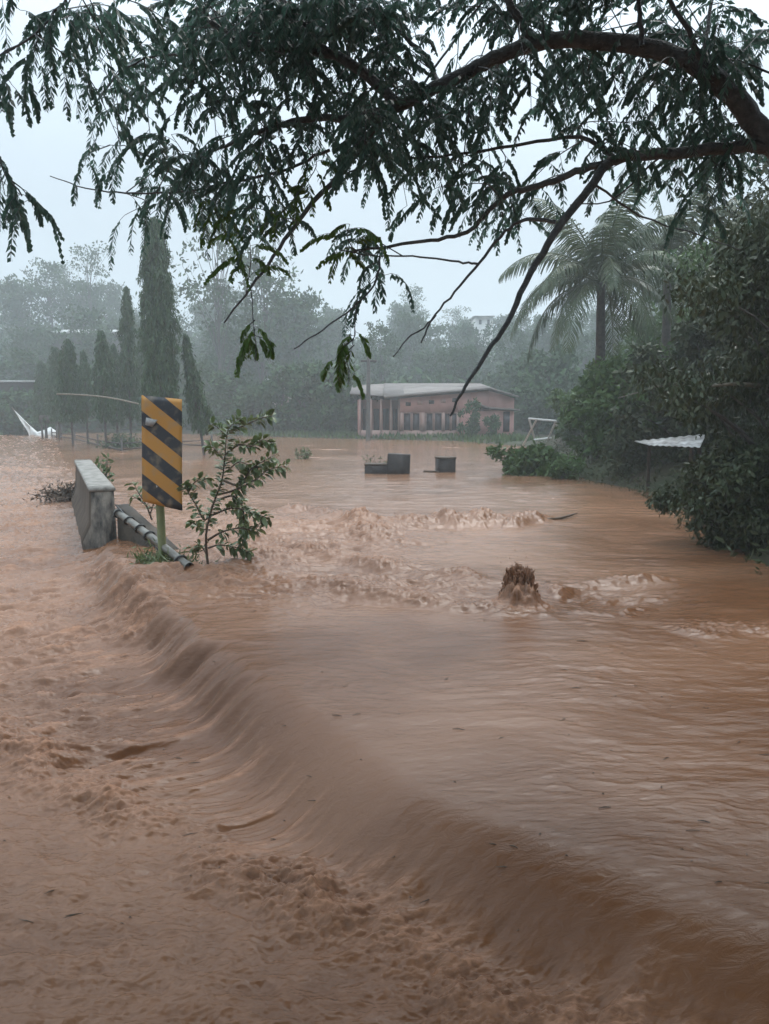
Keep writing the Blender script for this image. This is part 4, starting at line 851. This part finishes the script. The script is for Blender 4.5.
limb([(385, 112, 4.1), (365, 140, 4.1), (345, 170, 4.1), (315, 200, 4.1), (290, 232, 4.1), (268, 265, 4.1), (245, 295, 4.1), (224, 323, 4.1)], .020, .004, 30)
limb([(790, 150, 3.9), (745, 147, 3.9), (700, 151, 3.85), (650, 155, 3.8), (612, 161, 3.8), (588, 190, 3.75), (560, 226, 3.7), (530, 274, 3.7), (507, 322, 3.65), (482, 360, 3.6), (462, 392, 3.6), (450, 416, 3.6)], .034, .005, 60)
limb([(612, 161, 3.8), (575, 172, 3.85), (540, 186, 3.9), (512, 192, 3.9), (485, 214, 3.95), (468, 232, 4), (430, 240, 4), (385, 247, 4), (352, 252, 4)], .019, .006, 40)
limb([(618, 160, 3.8), (590, 140, 3.9), (560, 138, 4), (500, 148, 4.1), (440, 156, 4.2), (385, 160, 4.3), (330, 180, 4.4)], .012, .004, 30)
limb([(556, 222, 3.7), (530, 219, 3.75), (505, 232, 3.8), (480, 262, 3.8), (455, 292, 3.8), (432, 320, 3.8), (421, 343, 3.8)], .010, .0035, 30)
limb([(436, 315, 3.8), (424, 328, 3.8), (408, 338, 3.8), (393, 357, 3.8)], .005, .003, 10)
limb([(479, 264, 3.8), (458, 262, 3.85), (420, 257, 3.9), (378, 256, 3.9), (340, 250, 3.9)], .006, .003, 20)
limb([(380, 256, 3.9), (374, 285, 3.85), (352, 308, 3.8), (322, 330, 3.8), (294, 349, 3.8)], .006, .003, 20)
limb([(357, 302, 3.8), (355, 325, 3.8), (352, 345, 3.8)], .003, .002, 8)
limb([(251, 290, 4.1), (253, 315, 4.1), (256, 345, 4.1), (255, 362, 4.1)], .003, .002, 8)
limb([(330, 150, 4.3), (290, 168, 4.3), (235, 182, 4.3), (180, 192, 4.3), (125, 193, 4.3), (85, 188, 4.3), (50, 176, 4.3)], .009, .0025, 30)
limb([(200, 190, 4.3), (165, 165, 4.3), (130, 148, 4.3), (110, 145, 4.3)], .005, .002, 12)
limb([(532, 43, 4.05), (516, 14, 4), (500, -15, 4)], .024, .018, 8); limb([(642, 46, 3.9), (640, 15, 3.9), (636, -20, 3.9)], .014, .010, 8)
limb([(706, 72, 3.9), (688, 32, 3.8), (662, -15, 3.8)], .014, .010, 8); limb([(703, 66, 3.9), (708, 25, 4), (714, -15, 4.1)], .011, .008, 8)
limb([(710, 60, 4.2), (735, 60, 4.1), (775, 75, 4)], .008, .005, 8)
limb([(440, 85, 4.1), (420, 50, 4.2), (385, 20, 4.2), (360, -15, 4.2)], .014, .009, 12); limb([(415, 98, 4.1), (450, 45, 4.3), (480, 5, 4.4), (490, -15, 4.4)], .007, .005, 12)
limb([(250, 45, 4.1), (200, 60, 4.2), (165, 55, 4.2), (125, 70, 4.2), (90, 110, 4.2)], .009, .003, 16)
limb([(330, 55, 4.1), (300, 20, 4), (270, -15, 4)], .012, .009, 10)
limb([(75, -15, 3.4), (55, 12, 3.4), (35, 33, 3.4), (8, 52, 3.4), (-25, 66, 3.4)], .006, .004, 12)
limb([(-45, 100, 3.2), (-22, 130, 3.2), (-5, 150, 3.2), (8, 178, 3.2), (22, 196, 3.2)], .006, .003, 12)
limb([(668, 150, 3.85), (640, 175, 3.9), (610, 200, 4), (570, 205, 4.05)], .006, .003, 10)
limb([(595, 185, 3.75), (640, 215, 3.9), (690, 232, 4.1), (740, 250, 4.2)], .006, .003, 14)
lp = np.vstack([q[0] for q in limbs]); 
# unseen overhead boughs, above and behind the camera, added to shade the near water
over = []
for i in range(58):
    e = np.array([tree_rs.uniform(-2.8, 5.5), tree_rs.uniform(-3.5, 3.6), tree_rs.uniform(3.9, 6.6)]); b0 = np.array([2.9, 3.9, 2.3]); mid = b0 * .45 + e * .55 + [0, 0, .9]
    pts = curve([b0, mid, e], 20); limbs.append((pts, np.linspace(.06, .012, len(pts)))); over.append(pts)
LF = {'over': MB(), 'green': MB()}; TW = MB()
def pinnate(mb, b0, d0, L, npair, ll, lw, rs, sag=.10, fold=.45):
    """one feather-shaped leaf whose rachis droops and whose leaflets hang"""
    N = 7; p = b0.copy(); d = d0 / np.linalg.norm(d0); pts = [p.copy()]
    for k in range(N): p = p + d * L / N; pts.append(p.copy()); d = d + np.array([0, 0, -sag * (1 + .5 * k / N)]); d /= np.linalg.norm(d)
    pts = np.array(pts); tt_ = np.linspace(.16, 1, npair); b = np.stack([np.interp(tt_, np.linspace(0, 1, N + 1), pts[:, q]) for q in range(3)], -1); tan = norm(np.gradient(b, axis=0))
    s_ = norm(np.cross(tan, [0.05, .02, 1.])); sz = np.sin(np.pi * np.clip(tt_ * .82 + .12, 0, 1)) ** .5
    for sd in (-1, 1):
        dd = norm(s_ * sd * (1 - fold) + tan * .45 + np.array([0, 0, -fold * 1.3]) + rs.randn(npair, 3) * .12); le = (ll * sz * (.85 + .3 * rs.rand(npair)))[:, None]
        sd2 = norm(np.cross(dd, s_ * sd + rs.randn(npair, 3) * .35)); wv = sd2 * lw / 2
        mb.add(np.stack([b, b + dd * le * .45 + wv, b + dd * le, b + dd * le * .45 - wv], 1).reshape(-1, 3), np.arange(npair * 4).reshape(-1, 4))
    TW.tube(pts[::2] if N % 2 == 0 else pts, .0014, 3, cap=False)
def twig(b0, e, rs, kind='over', dens=.055, L=.24, start=.3, sag=.1, ll=.050, lw=.0185, fold=.45, r=.0035):
    ln = np.linalg.norm(e - b0); mid = (b0 + e) / 2 + np.array([rs.randn() * .05, rs.randn() * .05, .10 * ln]); pts = curve([b0, mid, e], 10); TW.tube(pts, np.linspace(r, .0015, len(pts)), 5, cap=False)
    k = max(4, int(ln * (1 - start) / dens)); tt_ = np.linspace(start, 1, k); b = np.stack([np.interp(tt_, np.linspace(0, 1, len(pts)), pts[:, q]) for q in range(3)], -1); tan = norm(np.gradient(b, axis=0))
    for i in range(k):
        side = norm(np.cross(tan[i], [0, 0, 1.])[None])[0] * (1 if i % 2 else -1); d = side * .8 + tan[i] * .7 + rs.randn(3) * .25 + np.array([0, 0, -.1])
        pinnate(LF[kind], b[i], d, L * (.6 + .7 * rs.rand()), rs.randint(10, 15), ll, lw, rs, sag * (1 + 2.2 * rs.rand()), fold)
ZONES = [(250, 28, 110, 42, 24), (355, 35, 60, 40, 11), (195, 62, 50, 38, 10), (130, 60, 42, 42, 5), (300, 105, 85, 35, 13), (335, 165, 65, 45, 11), (250, 188, 55, 35, 7), (150, 165, 38, 40, 6),
         (185, 212, 38, 16, 3), (270, 238, 58, 30, 8), (365, 258, 35, 18, 3), (420, 145, 55, 55, 10), (480, 120, 55, 45, 8), (450, 222, 45, 22, 4), (515, 240, 26, 24, 3), (480, 18, 60, 25, 6),
         (590, 15, 60, 20, 7), (575, 120, 50, 50, 7), (660, 115, 55, 45, 9), (700, 190, 65, 38, 9), (630, 185, 40, 30, 3), (745, 50, 35, 50, 8), (400, 35, 45, 35, 5), (430, 190, 30, 25, 3)]
lim_t = lp[::3]
for zx, zy, rx, ry, nn_ in ZONES:
    for i in range(int(nn_ * 1.35)):
        a_ = tree_rs.rand() * 6.28; r_ = math.sqrt(tree_rs.rand()); Yd = tree_rs.uniform(3.5, 4.9); e = P(zx + rx * r_ * math.cos(a_), zy - 20 + ry * r_ * math.sin(a_), Yd)
        dist = np.linalg.norm((lim_t - e) * [1, .5, 1] - [0, 0, .12], axis=1); b0 = lim_t[dist.argsort()[tree_rs.randint(0, 14)]]
        ln = np.linalg.norm(e - b0)
        if ln > 1.0: b0 = e + (b0 - e) * 1.0 / ln * 1.0
        green = zy > 225 and zx < 400
        twig(b0, e, tree_rs, 'green' if green and tree_rs.rand() < .45 else 'over', L=.24, start=.25)
for (px, py, ex, ey, Yd, k) in [(55, 10, 60, 60, 3.4, 0), (35, 33, 25, 75, 3.4, 0), (15, 48, 12, 85, 3.4, 0), (50, 15, 40, 60, 3.5, 0), (60, 8, 45, 20, 3.5, 0), (8, 52, -10, 80, 3.4, 0), (75, -10, 75, 30, 3.4, 0), (30, -10, 20, 10, 3.4, 0),
                                 (-5, 150, 5, 195, 3.2, 0), (-20, 130, 0, 190, 3.2, 0), (8, 178, 28, 200, 3.2, 0), (12, 182, 20, 195, 3.25, 0),
                                 (253, 325, 246, 342, 4.1, 1), (255, 335, 270, 340, 4.1, 1), (255, 320, 250, 345, 4.1, 1), (353, 340, 335, 360, 3.8, 1), (355, 330, 340, 352, 3.8, 1), (354, 345, 350, 372, 3.8, 1),
                                 (378, 262, 385, 275, 3.9, 0), (376, 275, 360, 290, 3.9, 0), (125, 193, 125, 215, 4.3, 0), (170, 192, 150, 215, 4.3, 0), (200, 190, 205, 225, 4.3, 0), (110, 145, 85, 165, 4.3, 0), (130, 148, 110, 170, 4.3, 0)]:
    twig(P(px, py, Yd), P(ex, ey, Yd), tree_rs, 'green' if k else 'over', dens=.035, L=.17 if k else .24, start=.1, sag=.16)
for pts in over:
    for i in range(13):
        b0 = pts[tree_rs.randint(8, len(pts))]; e = b0 + tree_rs.randn(3) * [.8, .8, .35]
        if e[1] > 1.5 and e[2] < CAMZ + .50 * e[1] + .5: continue
        twig(b0, e, tree_rs, 'over', dens=.15, L=.55, start=.1, ll=.15, lw=.07, fold=.1, sag=.05)
MB().tube(trunk, np.linspace(.20, .07, len(trunk)), 14).build('trunk', M['bark_wet'], tr, smooth=True)
for pts, r_ in limbs: MB().tube(pts, r_, 8).build('limb', M['bark_wet'], tr, smooth=True)
tag(TW.build('twigs', M['bark_wet'], tr), kind='stuff'); LF['over'].build('foliage', M['leaf_over'], tr)
tag(LF['green'].build('foliage', M['leaf_green'], tr), 'brighter green young leaves')

# ------------------------------------------------------------------ rain haze
mh = bpy.data.materials.new('haze'); mh.use_nodes = True; n = mh.node_tree.nodes; n.clear()
ou = n.new('ShaderNodeOutputMaterial'); pv = n.new('ShaderNodeVolumePrincipled'); pv.inputs['Color'].default_value = (.86, .92, .94, 1); pv.inputs['Density'].default_value = .0033; pv.inputs['Anisotropy'].default_value = .2
mh.node_tree.links.new(pv.outputs[0], ou.inputs['Volume'])
tag(MB().box((0, 130, 18.5), (640, 350, 45)).build('haze', mh), 'rain haze filling the valley', 'haze', kind='stuff')
